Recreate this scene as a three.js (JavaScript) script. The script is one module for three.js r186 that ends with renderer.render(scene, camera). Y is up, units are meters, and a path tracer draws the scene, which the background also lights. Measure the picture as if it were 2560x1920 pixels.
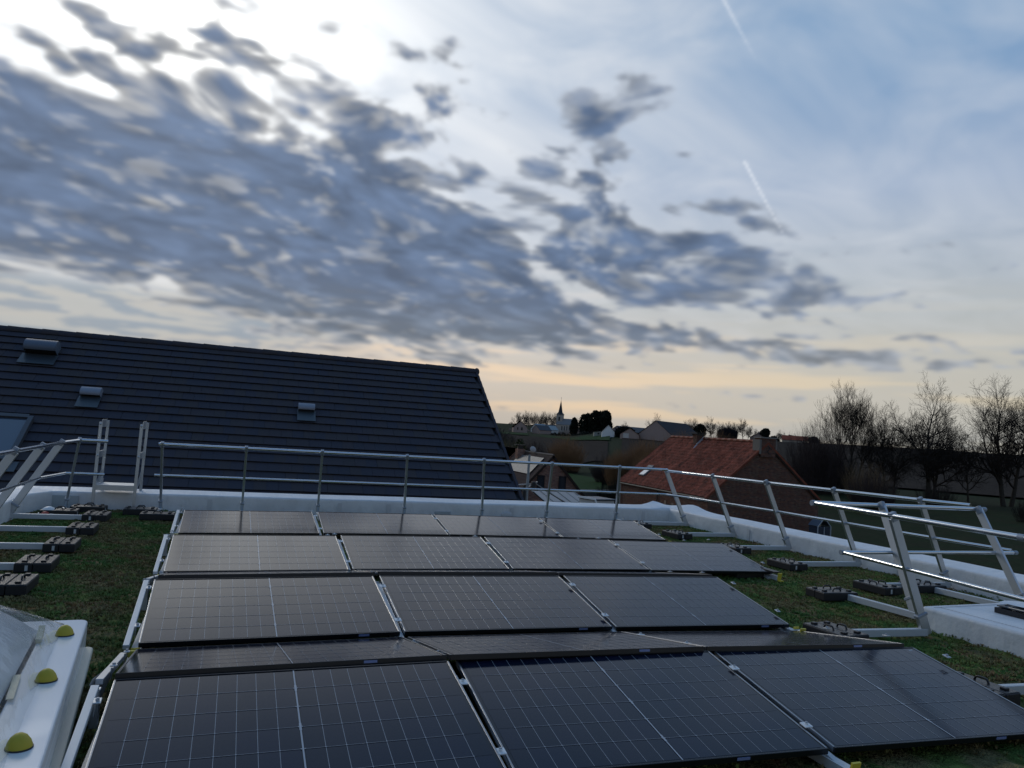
import * as THREE from 'three';
import { mergeGeometries, mergeVertices } from 'three/addons/utils/BufferGeometryUtils.js';
import { RoundedBoxGeometry } from 'three/addons/geometries/RoundedBoxGeometry.js';
import { createNoise2D, createNoise3D } from 'simplex-noise';

// ---------------------------------------------------------------- camera, sky, sun, exposure
const scene = new THREE.Scene();
const DEG = Math.PI / 180;
const camera = new THREE.PerspectiveCamera(53.49, 4 / 3, 0.05, 6000);
camera.rotation.order = 'YXZ';
camera.position.set(0, 1.65, 0);
camera.rotation.set(3.473 * DEG, -20.055 * DEG, 3.817 * DEG);

const renderer = new THREE.WebGLRenderer({ antialias: true });
renderer.setSize(1024, 768);
renderer.toneMapping = THREE.LinearToneMapping;
renderer.toneMappingExposure = 1.0;
renderer.shadowMap.enabled = true;

const SUN_AZ = -20, SUN_EL = 28, GLOW_AZ = -5.5, GLOW_EL = 25.5; // the sun itself stands veiled just outside the frame
const dirOf = (az, el) => new THREE.Vector3(Math.sin(az * DEG) * Math.cos(el * DEG), Math.sin(el * DEG), -Math.cos(az * DEG) * Math.cos(el * DEG));
const sun = new THREE.DirectionalLight(new THREE.Color(1.0, 0.93, 0.82), 0.5);
sun.position.copy(dirOf(SUN_AZ, SUN_EL)).multiplyScalar(120);
sun.castShadow = true; sun.shadow.radius = 20;
Object.assign(sun.shadow.camera, { left: -60, right: 60, top: 60, bottom: -60, near: 1, far: 300 });
scene.add(sun, sun.target);

// ---------------------------------------------------------------- small tools
const rng = (seed) => () => { seed |= 0; seed = (seed + 0x6d2b79f5) | 0; let t = Math.imul(seed ^ (seed >>> 15), 1 | seed); t = (t + Math.imul(t ^ (t >>> 7), 61 | t)) ^ t; return ((t ^ (t >>> 14)) >>> 0) / 4294967296; };
const n2 = createNoise2D(rng(11)), n2b = createNoise2D(rng(23)), n3 = createNoise3D(rng(37));
const clamp = (x, a = 0, b = 1) => Math.min(b, Math.max(a, x));
const sm = (a, b, x) => { const t = clamp((x - a) / (b - a)); return t * t * (3 - 2 * t); };
const mix = (a, b, t) => a + (b - a) * t;
const mix3 = (a, b, t) => [mix(a[0], b[0], t), mix(a[1], b[1], t), mix(a[2], b[2], t)];
const fbm = (x, y, o, f = n2) => { let s = 0, a = 0.5; for (let i = 0; i < o; i++) { s += a * f(x, y); x = x * 2.03 + 7.1; y = y * 2.03 - 3.7; a *= 0.5; } return s; };
const table = (t, x) => { if (x <= t[0][0]) return t[0][1]; for (let i = 1; i < t.length; i++) if (x <= t[i][0]) return mix(t[i - 1][1], t[i][1], (x - t[i - 1][0]) / (t[i][0] - t[i - 1][0])); return t[t.length - 1][1]; };

// ---------------------------------------------------------------- the sky: air, high veil, a broken deck of cloud
function makeSky() {
  const W = 2048, H = 1024, data = new Float32Array(W * H * 4), S = dirOf(GLOW_AZ, GLOW_EL);
  const clear = [[0, .40, .43, .44], [5, .52, .51, .46], [10, .45, .50, .54], [18, .37, .46, .61], [28, .165, .315, .53], [45, .11, .25, .47], [90, .08, .19, .39]];
  const clearAt = (e) => { for (let i = 1; i < clear.length; i++) if (e <= clear[i][0]) { const a = clear[i - 1], b = clear[i], t = (e - a[0]) / (b[0] - a[0]); return [mix(a[1], b[1], t), mix(a[2], b[2], t), mix(a[3], b[3], t)]; } return clear[6].slice(1); };
  // upper and lower edge of the big dark deck and of the smaller one, in degrees of height over azimuth
  const top1 = [[-180, 21], [-90, 22], [-40, 17], [-22, 18], [-14.6, 17.8], [-11.8, 18.2], [-7.3, 19.3], [-4.9, 19.8], [-1.6, 19.6], [3.6, 19.5], [7, 20], [8.7, 19.2], [10.9, 17.7], [12.4, 17.1], [16.3, 16.4], [19.8, 13.6], [22.5, 10.8], [26.5, 8.4], [30.3, 7.2], [34, 6.4], [180, 6]];
  const bot1 = [[-180, 14], [-60, 12], [-14, 9.4], [-9.3, 9.4], [-4.6, 9], [.7, 7.7], [6, 7], [14.7, 6.6], [23.7, 6.3], [30.3, 6.6], [34, 6.8], [180, 9]];
  const top2 = [[20, 12.5], [21.5, 14], [25.2, 18], [27.6, 17.3], [30.2, 14.8], [34.7, 14.6], [40.3, 12.4], [45.4, 11], [49, 9.5]];
  const bot2 = [[20, 13], [25, 10.7], [28, 9.3], [35, 9.2], [45, 10], [49, 10.5]];
  // single clouds: azimuth, height, half width, half height, tilt (falling to the right), strength
  const puffs = [[8.2, 21.3, 4.2, 1.5, .22, .95], [15.6, 19, 1.7, 1, .25, .8], [12.6, 18.6, 2.6, .9, .1, .7], [25.4, 22.2, 2.6, 1.5, .6, .75], [21.5, 19.1, 3, .75, .2, .8], [19.3, 17.7, 3.4, .9, .15, .7], [23, 16.4, 2.4, .7, .2, .6],
    [-10.5, 23.8, 3.4, .7, .35, .8], [-12.8, 21.2, 2.2, .7, .4, .8], [-9.6, 20.8, 2.6, .7, .35, .7], [-14.2, 18.9, 3, 1.1, .2, .9], [-3.2, 25.6, .8, 1.2, -.1, .6], [-1, 21.6, 2.6, .7, .3, .7], [3, 21.2, 2.2, .6, .2, .6], [-6, 21.4, 2.2, .5, .35, .5],
    [33.6, 14.9, 3.2, .85, .1, .85], [38, 15.8, 2.3, .7, .2, .85], [35.4, 16.9, 2.3, .6, .05, .7], [42, 16.9, 2, .7, .2, .55], [44.6, 19, 2.6, .5, .0, .4], [46.4, 13.7, 1.2, .5, 0, .75], [48.8, 14, 2, .4, -.1, .5], [31.5, 16.9, 1.6, .6, 0, .5], [37.5, 13.8, 2, .6, 0, .6],
    [42, 6.3, 5, .55, -.02, .6], [50, 6.1, 6, .5, 0, .5], [33, 8, 4, .4, .02, .5], [36, 7.4, 4, .5, 0, .45], [17, 4.8, 5, .5, -.03, .35], [22, 1.7, 9, .35, 0, .45], [44, 8.2, 6, .5, .0, .3], [29, 2.6, 10, .3, .0, .35], [38, 3.6, 7, .35, 0, .4],
    [-70, 30, 12, 5, .2, .7], [75, 24, 10, 4, .1, .6], [100, 34, 12, 5, .1, .6], [-110, 26, 14, 4, .1, .7], [140, 22, 12, 4, 0, .6], [170, 38, 10, 5, .2, .6], [-150, 36, 12, 6, .1, .6], [20, 48, 10, 4, .3, .5], [-30, 44, 10, 4, .2, .5]];
  const contrails = [[[33.7, 31], [36.9, 26.3], .07], [[36.3, 20], [39.3, 14.9], .06], [[39.7, 13.6], [39.9, 13.2], .05]];
  const trailGlow = (az, el) => { let g = 0; contrails.forEach(([a, b, w], i) => { const k = Math.cos(el * DEG), px = (az - a[0]) * k, py = el - a[1], dx = (b[0] - a[0]) * k, dy = b[1] - a[1], L2 = dx * dx + dy * dy, t = clamp((px * dx + py * dy) / L2), d = Math.hypot(px - t * dx, py - t * dy); if (d < 1) g = Math.max(g, Math.exp(-((d / (w * (1.15 - .5 * t))) ** 2)) * (i === 0 ? mix(.75, .0, t ** 1.6) : i === 1 ? mix(1, .35, t ** 2) * (t < 1 ? 1 : 0) : .25)); }); return g; };
  const ca = Math.cos(62 * DEG), sa = Math.sin(62 * DEG);
  const fb = (x, y, o, f0, dq, f) => { let s = 0, a = .5, F = f0; for (let i = 0; i < o; i++) { const w = clamp(1.6 - dq * F * 2.2); if (w <= 0) break; s += a * w * f(x * F + i * 5.3, y * F - i * 3.1); a *= .52; F *= 2.05; } return s; };
  for (let j = H / 2; j < H; j++) {
    const el = ((j + .5) / H - .5) * 180, se = Math.sin(el * DEG), ce = Math.cos(el * DEG), R = ce / (se + .045), dq = .0031 / ((se + .045) ** 2);
    for (let i = 0; i < W; i++) {
      const ph = ((i + .5) / W - .5) * 2 * Math.PI, dx = Math.cos(ph) * ce, dz = Math.sin(ph) * ce, az = Math.atan2(dx, -dz) / DEG;
      const gam = Math.acos(clamp(dx * S.x + se * S.y + dz * S.z, -1, 1)) / DEG;
      const hx = dx / ce * R, hz = dz / ce * R, u = (hx * sa - hz * ca), v = (hx * ca + hz * sa); // u runs along the cloud streets
      // clear air and the glow round the hidden sun
      let c = clearAt(el); const away = sm(45, 115, gam); c = [c[0] * (1 - .42 * away), c[1] * (1 - .36 * away), c[2] * (1 - .26 * away)];
      const cir = fb(u * .55 + 3, v * 1.5, 5, .9, dq, n2), cir2 = fb(u * 1.1 + .4 * n2(u, v), v * 1.9 + 9, 6, 1.3, dq, n2b);
      const veil = clamp(Math.exp(-((gam / 33) ** 2.1)) * 1.05 + .34 * cir * Math.exp(-((gam / 50) ** 2)) + .30 * cir2 * sm(3, 12, el) + .06);
      c = mix3(c, [.70, .735, .79], clamp(veil) * .93 * (1 - .72 * sm(28, 42, el)));
      const core = (Math.exp(-((gam / 8.5) ** 2)) * .55 + Math.exp(-((gam / 18) ** 2)) * .38) * (1 - .7 * sm(29, 40, el));
      for (let k = 0; k < 3; k++) c[k] += core * [1.0, .98, .90][k] * (1 + .5 * cir2);
      // cream light low in the west, with grey strata in it
      const low = Math.exp(-((el / 7.5) ** 2)), west = Math.exp(-(((az - 10) / 34) ** 2));
      const strata = .5 + .5 * clamp(1.9 * fb(az * .035 + 4, el * .62, 4, .8, .02, n2b) + .25 * n2(az * .02, el * 1.5 + 3));
      const cream = mix3([.44, .46, .46], mix3([.62, .58, .44], [1.0, .70, .42], west), sm(.28, .8, strata));
      c = mix3(c, cream, low * .93);
      const bandlow = Math.exp(-((el / 2.0) ** 2));
      c = mix3(c, mix3([.36, .41, .44], [.45, .42, .38], west), bandlow * .62);
      // mackerel sheet under the deck in the south-west
      const mk = sm(9.0, 7.0, el) * sm(2.2, 4.6, el) * sm(14, 2, az) * sm(-75, -40, az);
      if (mk > 0) { const rip = fb(u * .9 + 1.5 * n2(u * .3, v * .3), v * 1.5, 4, 1.25, dq * .8, n2) * 1.7; c = mix3(c, mix3([.245, .315, .395], [.47, .48, .47], sm(-.32, .32, rip)), mk * .78); }
      // the deck
      const m1 = Math.min(table(top1, az) + .6 - el, el - table(bot1, az) + 1.3 * sm(34, 8, az)) / 2.4, m2 = az > 20 && az < 49 ? Math.min(table(top2, az) - el, el - table(bot2, az)) / 2.2 : -9;
      const R2 = ce / (se + .17), dq2 = .0031 * (1 + .17 * se) / ((se + .17) ** 2), gx = dx / ce * R2 * 1.9, gz = dz / ce * R2 * 1.9; // puffs have depth, so they flatten less towards the horizon
      const gu = gx * sa - gz * ca, gv = gx * ca + gz * sa, D2 = dq2 * 1.9;
      const wx = gu * .92 + .10 * n2(gu * .9, gv * .9 + 31), wy = gv * 1.12 + .10 * n2b(gu * .9 + 17, gv * .9);
      const big = fb(wx, wy, 7, 1.15, D2, n2b), fine = fb(wx + 40, wy, 6, 3.9, D2, n2), cell = fb(wx + 9, wy - 4, 3, 2.6, D2, n2);
      let cov = -.50 - .40 * sm(36, 48, az) * sm(14, 20, el) + .38 * sm(13, 16, el) * sm(30, 24, el) * sm(38, 28, az) * sm(-60, -30, az);
      cov = Math.max(cov, clamp(m1, -1.4, .75) * .95 + .06, clamp(m2, -1.4, .50) * .95 - .02);
      let add = 0; for (const [pa, pe, ra, re, ti, st] of puffs) { let da = az - pa; if (da > 180) da -= 360; if (da < -180) da += 360; if (Math.abs(da) > ra * 2.6) continue; const d = (da / ra) ** 2 + ((el - pe + ti * da) / re) ** 2; if (d < 6) add = Math.max(add, st * Math.exp(-d)); }
      const raw = cov + add * .9 + .62 * big + .40 * fine + .34 * cell, a = sm(-.10, .22, raw), T = sm(0, .62, raw + .15 * fine);
      if (a > 0) {
        const near = Math.exp(-((gam / 20) ** 2)), warm = Math.exp(-((el / 8.5) ** 2)) * west;
        const lum = 1 + .55 * fb(wx + 70, wy * 1.15, 6, 1.9, D2, n2) + .18 * fine;
        let edge = mix3([.32, .365, .44], [.55, .55, .55], near), dark = mix3([.104, .158, .268], [.142, .182, .245], sm(11, 6, el));
        edge = mix3(edge, [.52, .46, .38], warm * .5); dark = mix3(dark, [.20, .215, .24], warm * .4);
        const hole = sm(.30, .8, fb(wx + 11, wy * 1.1 + 5, 6, 2.0, D2, n2b) * 1.25 + .5 * fine) * .5;
        let cl = mix3(edge, dark, T); cl = mix3(cl, edge, hole);
        cl = cl.map((q) => q * clamp(lum, .7, 1.5));
        const maxA = mix(.95, .78, sm(30, 44, az) * sm(-1, 1, el));
        c = mix3(c, cl, a * maxA);
      }
      const tg = trailGlow(az, el); if (tg > 0) c = mix3(c, [.86, .90, .96], tg * .85);
      const o = (j * W + i) * 4; data[o] = c[0]; data[o + 1] = c[1]; data[o + 2] = c[2]; data[o + 3] = 1;
    }
  }
  for (let o = 0; o < W * H * 2; o += 4) { data[o] = .10; data[o + 1] = .10; data[o + 2] = .09; data[o + 3] = 1; }
  const t = new THREE.DataTexture(data, W, H, THREE.RGBAFormat, THREE.FloatType);
  t.mapping = THREE.EquirectangularReflectionMapping; t.magFilter = THREE.LinearFilter; t.minFilter = THREE.LinearFilter; t.needsUpdate = true;
  return t;
}
const sky = makeSky();
scene.background = sky; scene.environment = sky;

// ---------------------------------------------------------------- builders
const counts = {};
const numbered = (name) => { const n = counts[name] = (counts[name] ?? -1) + 1; return n ? `${name}_${String(n).padStart(3, '0')}` : name; };
const lit = (m) => { m.castShadow = true; m.receiveShadow = true; return m; };
function tag(o, label, category, group) { o.userData = { label, category }; if (group) o.userData.group = group; return o; }
function thing(name, label, category, pos = [0, 0, 0], turn = 0, group) { const o = new THREE.Group(); o.name = numbered(name); o.position.set(...pos); o.rotation.y = turn; tag(o, label, category, group); scene.add(o); return o; }
function part(parent, name, geo, mat) { const m = lit(new THREE.Mesh(Array.isArray(geo) ? join(geo) : geo, mat)); m.name = name; parent.add(m); return m; }
function struct(name, geo, mat) { const m = part(scene, numbered(name), geo, mat); m.userData = { kind: 'structure' }; return m; }
function copyOf(src, name, label, pos, turn = 0, scale = 1) { const c = src.clone(); c.name = numbered(name); c.userData = { ...src.userData, label }; c.position.set(...pos); c.rotation.set(0, turn, 0); c.scale.setScalar(scale); scene.add(c); return c; }
const bare = (g) => { let h = g.index ? g.toNonIndexed() : g; for (const k of Object.keys(h.attributes)) if (!['position', 'normal', 'uv'].includes(k)) h.deleteAttribute(k); if (!h.attributes.uv) h.setAttribute('uv', new THREE.BufferAttribute(new Float32Array(h.attributes.position.count * 2), 2)); return h; };
const join = (list) => list.length === 1 ? list[0] : mergeGeometries(list.map(bare));
const box = (w, h, d, x = 0, y = 0, z = 0, rx = 0, ry = 0, rz = 0) => { const g = new THREE.BoxGeometry(w, h, d); g.applyMatrix4(new THREE.Matrix4().makeRotationFromEuler(new THREE.Euler(rx, ry, rz))); return g.translate(x, y, z); };
const rbox = (w, h, d, r, x = 0, y = 0, z = 0) => new RoundedBoxGeometry(w, h, d, 2, r).translate(x, y, z);
const V = (a) => a.isVector3 ? a.clone() : new THREE.Vector3(...a);
function rod(p, q, r, sides = 10, r2 = r) { p = V(p); q = V(q); const d = q.clone().sub(p), L = d.length(); const g = new THREE.CylinderGeometry(r2, r, L, sides, 1); g.applyQuaternion(new THREE.Quaternion().setFromUnitVectors(new THREE.Vector3(0, 1, 0), d.normalize())); const m = p.add(q).multiplyScalar(.5); return g.translate(m.x, m.y, m.z); }
function beam(p, q, w, h, side = [1, 0, 0]) { // a bar from p to q: w across `side`, h across the third axis
  p = V(p); q = V(q); const y = q.clone().sub(p), L = y.length(); y.normalize(); const z = new THREE.Vector3().crossVectors(V(side), y).normalize(), x = new THREE.Vector3().crossVectors(y, z);
  const g = new RoundedBoxGeometry(w, L, h, 1, Math.min(w, h) * .12); g.applyMatrix4(new THREE.Matrix4().makeBasis(x, y, z)); const m = p.add(q).multiplyScalar(.5); return g.translate(m.x, m.y, m.z); }
function planarUV(g, k = 1) { g = g.index ? g.toNonIndexed() : g; g.computeVertexNormals(); const P = g.attributes.position, N = g.attributes.normal, u = new Float32Array(P.count * 2); for (let i = 0; i < P.count; i++) { const ax = Math.abs(N.getX(i)), ay = Math.abs(N.getY(i)), az = Math.abs(N.getZ(i)); if (ay > ax && ay > az) { u[2 * i] = P.getX(i) * k; u[2 * i + 1] = P.getZ(i) * k; } else if (ax > az) { u[2 * i] = P.getZ(i) * k; u[2 * i + 1] = P.getY(i) * k; } else { u[2 * i] = P.getX(i) * k; u[2 * i + 1] = P.getY(i) * k; } } g.setAttribute('uv', new THREE.BufferAttribute(u, 2)); return g; }
function raw(verts, idx, uvs) { const g = new THREE.BufferGeometry(); g.setAttribute('position', new THREE.Float32BufferAttribute(verts, 3)); if (uvs) g.setAttribute('uv', new THREE.Float32BufferAttribute(uvs, 2)); g.setIndex(idx); g.computeVertexNormals(); return g; }

// ---------------------------------------------------------------- computed textures
function grainTex(W, H, f, srgb = false) { // f(x, y) in 0..1 -> [r,g,b] linear 0..1
  const d = new Uint8Array(W * H * 4); for (let y = 0; y < H; y++) for (let x = 0; x < W; x++) { const c = f(x / W, y / H), o = (y * W + x) * 4; for (let k = 0; k < 3; k++) { const v = clamp(c[k]); d[o + k] = 255 * (srgb ? (v <= .0031308 ? v * 12.92 : 1.055 * v ** (1 / 2.4) - .055) : v); } d[o + 3] = 255; }
  const t = new THREE.DataTexture(d, W, H); if (srgb) t.colorSpace = THREE.SRGBColorSpace; t.wrapS = t.wrapT = THREE.RepeatWrapping; t.magFilter = THREE.LinearFilter; t.minFilter = THREE.LinearMipmapLinearFilter; t.generateMipmaps = true; t.needsUpdate = true; return t; }
// noise that tiles over the unit square
const tn = (x, y, f, seed = 0) => { const a = x * 2 * Math.PI, b = y * 2 * Math.PI, r = f / 6.283; return .5 * (n3(Math.cos(a) * r + seed, Math.sin(a) * r, Math.cos(b) * r + 3.3) + n3(Math.sin(b) * r + seed + 9, Math.cos(a) * r + 1.7, Math.sin(a) * r)); };
const tfbm = (x, y, f, o, seed = 0) => { let s = 0, a = .5; for (let i = 0; i < o; i++) { s += a * tn(x, y, f, seed + i * 13); f *= 2.1; a *= .55; } return s; };
const scaled = (t, sx, sy = sx) => { const c = t.clone(); c.repeat.set(sx, sy); c.needsUpdate = true; return c; };
function brickTex(seed, mortar, tones, bw = 8, bh = 16) {
  const R = rng(seed), W = 1024, H = 608, col = [], tone = []; for (let i = 0; i < bw * bh; i++) { col.push(tones[Math.floor(R() * tones.length)]); tone.push(.75 + R() * .5); }
  const cell = (x, y) => { const row = Math.floor(y * bh), xs = (x * bw + (row % 2) * .5) % bw, c = Math.floor(xs), fx = xs - c, fy = y * bh - row, j = Math.max(Math.abs(fx - .5) - .5 + .028, (Math.abs(fy - .5) - .5 + .085) * .32); return { i: row * bw + c, m: sm(-.006, .006, j) }; };
  const map = grainTex(W, H, (x, y) => { const k = cell(x, y), g = 1 + .5 * tfbm(x, y, 40, 3, seed) + .35 * tfbm(x, y, 5, 2, seed + 4), b = col[k.i], t = tone[k.i]; return mix3([b[0] * t * g, b[1] * t * g, b[2] * t * g], [mortar[0] * g, mortar[1] * g, mortar[2] * g], k.m); }, true);
  const bump = grainTex(W, H, (x, y) => { const k = cell(x, y), v = clamp((1 - k.m) * (.8 + .3 * tfbm(x, y, 60, 2, seed + 8)) + .1); return [v, v, v]; });
  return { map, bump };
}
const mat = (color, roughness = .8, metalness = 0, extra = {}) => new THREE.MeshPhysicalMaterial({ color: new THREE.Color().setRGB(...color), roughness, metalness, specularIntensity: roughness > .74 && !metalness ? .12 : 1, side: THREE.DoubleSide, ...extra });

const blotch = grainTex(512, 512, (x, y) => { const v = .62 + .5 * tfbm(x, y, 6, 5, 2); return [v, v, v]; });
const membraneMap = grainTex(1024, 1024, (x, y) => { const v = .72 + .11 * tfbm(x, y, 4, 5, 5) - .10 * clamp(tfbm(x, y, 9, 4, 25) * 2 - .35); return [v * .985, v, v * 1.005]; }, true);
const scratch = grainTex(512, 512, (x, y) => { const v = .42 + .25 * tfbm(x, y, 5, 4, 7) + .12 * tfbm(x * .2, y, 60, 2, 8); return [v, v, v]; });
const M = {
  membrane: new THREE.MeshPhysicalMaterial({ map: scaled(membraneMap, .5), roughness: .48, side: THREE.DoubleSide, bumpMap: scaled(blotch, .9), bumpScale: .012 }),
  patch: mat([.42, .46, .47], .6),
  alu: mat([.62, .64, .66], .34, 1, { roughnessMap: scratch }),
  aluMatte: mat([.52, .55, .58], .42, .9),
  galv: mat([.52, .54, .56], .5, .9),
  whiteRail: mat([.56, .58, .59], .5, .25),
  clampGrey: mat([.30, .33, .37], .5, .3),
  rubber: mat([.010, .010, .012], .55),
  blockTop: mat([.022, .023, .026], .3, 0, { bumpMap: scaled(blotch, 6), bumpScale: .002 }),
  black: mat([.010, .010, .012], .42),
  frame: mat([.020, .021, .024], .32, .6),
  frameLip: mat([.30, .31, .33], .28, .95),
  yellow: mat([.62, .50, .055], .5),
  white: mat([.78, .78, .76], .5),
  brown: mat([.05, .035, .028], .8),
  dark: mat([.02, .02, .022], .6),
  red: mat([.40, .05, .03], .55),
};

// ---------------------------------------------------------------- land: one sheet to the horizon
const rings = [0, 30, 60, 100, 150, 220, 300, 380, 450, 600, 720, 1000, 3000];
const azs = [-180, 10, 20, 24.6, 27.6, 34, 48, 62, 90, 180];
const lift = [
  [-4, -4, -5.5, -6, -6, -5.5, -4, -2, -.3, 1.5, 7.5, 6, -30], [-4, -4, -5.5, -6, -6, -5.5, -4, -2, -.3, 1.5, 7.5, 6, -30], [-4, -4, -6.2, -6.4, -6.2, -5.6, -4, -1.9, -.2, 1.5, 7.6, 6, -30], [-4, -4, -6.0, -6.2, -5.9, -5.0, -3, -1.0, .0, 1.6, 7.4, 6, -30],
  [-4, -4, -5.6, -5.8, -5.3, -3.6, -.4, 3.6, 5, 6, 6.5, 4, -30], [-4, -4, -4.6, -4.3, -3.7, -1.9, .5, 2.8, 4.5, 4.9, 4.5, 0, -40], [-4, -4, -4.4, -4.2, -3.6, -1.7, .9, 3.8, 6.2, 6.4, 5.5, 0, -40],
  [-4, -4, -4.4, -4.2, -3.6, -1.7, .8, 3.4, 5.3, 5.4, 4.5, 0, -40], [-4, -4, -4.2, -4.2, -4, -3, -1.5, 0, 1, 1.5, 1, -2, -40], [-4, -4, -5.5, -6, -6, -5.5, -4, -2, -.3, 1.5, 7.5, 6, -30]];
const along = (list, x) => { let i = 1; while (i < list.length - 1 && x > list[i]) i++; return [i - 1, clamp((x - list[i - 1]) / (list[i] - list[i - 1]))]; };
function landAt(x, z) {
  const r = Math.hypot(x, z), az = Math.atan2(x, -z) / DEG, [a, s] = along(azs, az), [b, t0] = along(rings, r), t = t0 * t0 * (3 - 2 * t0) * .5 + t0 * .5;
  const h = mix(mix(lift[a][b], lift[a][b + 1], t), mix(lift[a + 1][b], lift[a + 1][b + 1], t), s);
  return h + (r > 60 ? .25 * n2(x * .02, z * .02) * Math.min(1, r / 300) : 0);
}
const groundTex = grainTex(1024, 1024, (x, y) => { const a = tfbm(x, y, 8, 6, 40), b = tfbm(x, y, 30, 4, 60), g = .75 + .5 * b; return mix3([.022 * g, .036 * g, .012 * g], [.032 * g, .034 * g, .015 * g], sm(-.25, .4, a)); }, true);
const soilTex = grainTex(1024, 1024, (x, y) => { const a = tfbm(x, y, 7, 6, 80), row = .5 + .5 * Math.sin((y * 40 + .25 * a) * 2 * Math.PI), g = .72 + .45 * a + .22 * row; return [.034 * g, .0245 * g, .0185 * g]; }, true);
const soilBump = grainTex(512, 512, (x, y) => { const v = .5 + .35 * Math.sin(y * 40 * Math.PI) * .6 + .4 * tfbm(x, y, 30, 4, 90); return [v, v, v]; });
function polarPatch(a0, a1, na, radii, off, rIn, rOut) { // a sheet over azimuths a0..a1; rIn/rOut bend its near and far edge
  const v = [], uv = [], id = [], n = radii.length;
  for (let i = 0; i <= na; i++) { const az = mix(a0, a1, i / na); for (let j = 0; j < n; j++) { let r = radii[j]; if (rIn) r = mix(rIn(az), rOut(az), j / (n - 1)); const x = Math.sin(az * DEG) * r, z = -Math.cos(az * DEG) * r; v.push(x, landAt(x, z) + off, z); uv.push(x / 14, z / 14); } }
  for (let i = 0; i < na; i++) for (let j = 0; j < n - 1; j++) { const p = i * n + j; id.push(p, p + n, p + 1, p + 1, p + n, p + n + 1); }
  return raw(v, id, uv);
}
const ringList = [.5, 10, 20, 30, 40, 50, 60, 72, 86, 100, 112, 124, 136, 148, 160, 172, 184, 196, 208, 222, 236, 250, 264, 278, 292, 306, 320, 335, 350, 365, 380, 395, 410, 425, 440, 455, 470, 490, 515, 540, 570, 600, 630, 660, 690, 720, 760, 800, 1000, 1400, 2000, 3000];
struct('ground', polarPatch(-180, 180, 360, ringList, 0), mat([1, 1, 1], .95, 0, { map: groundTex, bumpMap: scaled(groundTex, 2), bumpScale: .15 }));
const soil = mat([1, 1, 1], .95, 0, { map: soilTex, bumpMap: soilBump, bumpScale: .12 });
const nIdx = (k) => Array.from({ length: k }, (_, i) => i);
struct('plowed_field', polarPatch(14, 27.5, 40, nIdx(24), .3, (a) => 168 + 20 * Math.sin(a), (a) => table([[14, 400], [20, 415], [23, 395], [25, 345], [27.5, 300]], a)), soil);
const rightField = struct('plowed_field', polarPatch(28.5, 78, 100, nIdx(40), .3, (a) => table([[28.5, 150], [34, 128], [44, 140], [60, 142], [78, 140]], a), (a) => table([[28.5, 400], [31, 436], [78, 452]], a)), soil);
const field2 = mat([.024, .052, .015], .9, 0, { bumpMap: soilBump, bumpScale: .1 });
struct('winter_wheat_field', polarPatch(22.4, 27.6, 16, nIdx(12), .4, (a) => table([[22.4, 405], [25, 352], [27.6, 306]], a), (a) => table([[22.4, 425], [25, 400], [27.6, 345]], a)), field2);
struct('meadow', polarPatch(13, 21.5, 16, nIdx(12), .4, (a) => 402 + 15 * sm(16, 20, a), (a) => 470), field2);
struct('garden_lawn', polarPatch(22.0, 27.2, 16, nIdx(8), .3, (a) => 92, (a) => table([[22, 128], [24, 150], [27.2, 126]], a)), field2);

// ---------------------------------------------------------------- roofs and houses
const flatTile = [mat([.056, .054, .066], .78), mat([.061, .056, .063], .78), mat([.052, .053, .066], .76), mat([.062, .057, .061], .8)];
const clayTones = [mat([.215, .068, .042], .75), mat([.19, .062, .040], .75), mat([.235, .078, .048], .75)];
const brickRed = brickTex(3, [.20, .175, .15], [[.15, .062, .040], [.125, .058, .042], [.17, .075, .048], [.10, .052, .042], [.145, .085, .060]]);
const brickPink = brickTex(5, [.34, .29, .25], [[.29, .135, .092], [.25, .12, .085], [.32, .165, .115], [.22, .115, .09], [.33, .19, .14]]);
const wallRed = mat([1, 1, 1], .9, 0, { map: scaled(brickRed.map, 1 / 1.76, 1 / 1.04), bumpMap: scaled(brickRed.bump, 1 / 1.76, 1 / 1.04), bumpScale: .012 });
const wallPink = mat([1, 1, 1], .9, 0, { map: scaled(brickPink.map, 1 / 1.76, 1 / 1.04), bumpMap: scaled(brickPink.bump, 1 / 1.76, 1 / 1.04), bumpScale: .012 });
const paneGlass = new THREE.MeshPhysicalMaterial({ color: new THREE.Color(.03, .04, .05), roughness: .06, ior: 1.5, side: THREE.DoubleSide });
const farRoof = mat([.045, .046, .055], .7), farRoofBrown = mat([.075, .05, .042], .75), farRoofRed = mat([.26, .075, .045], .75), plaster = mat([.55, .54, .52], .85), plasterPink = mat([.36, .27, .235], .85), paleStone = mat([.40, .35, .31], .9);

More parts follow.
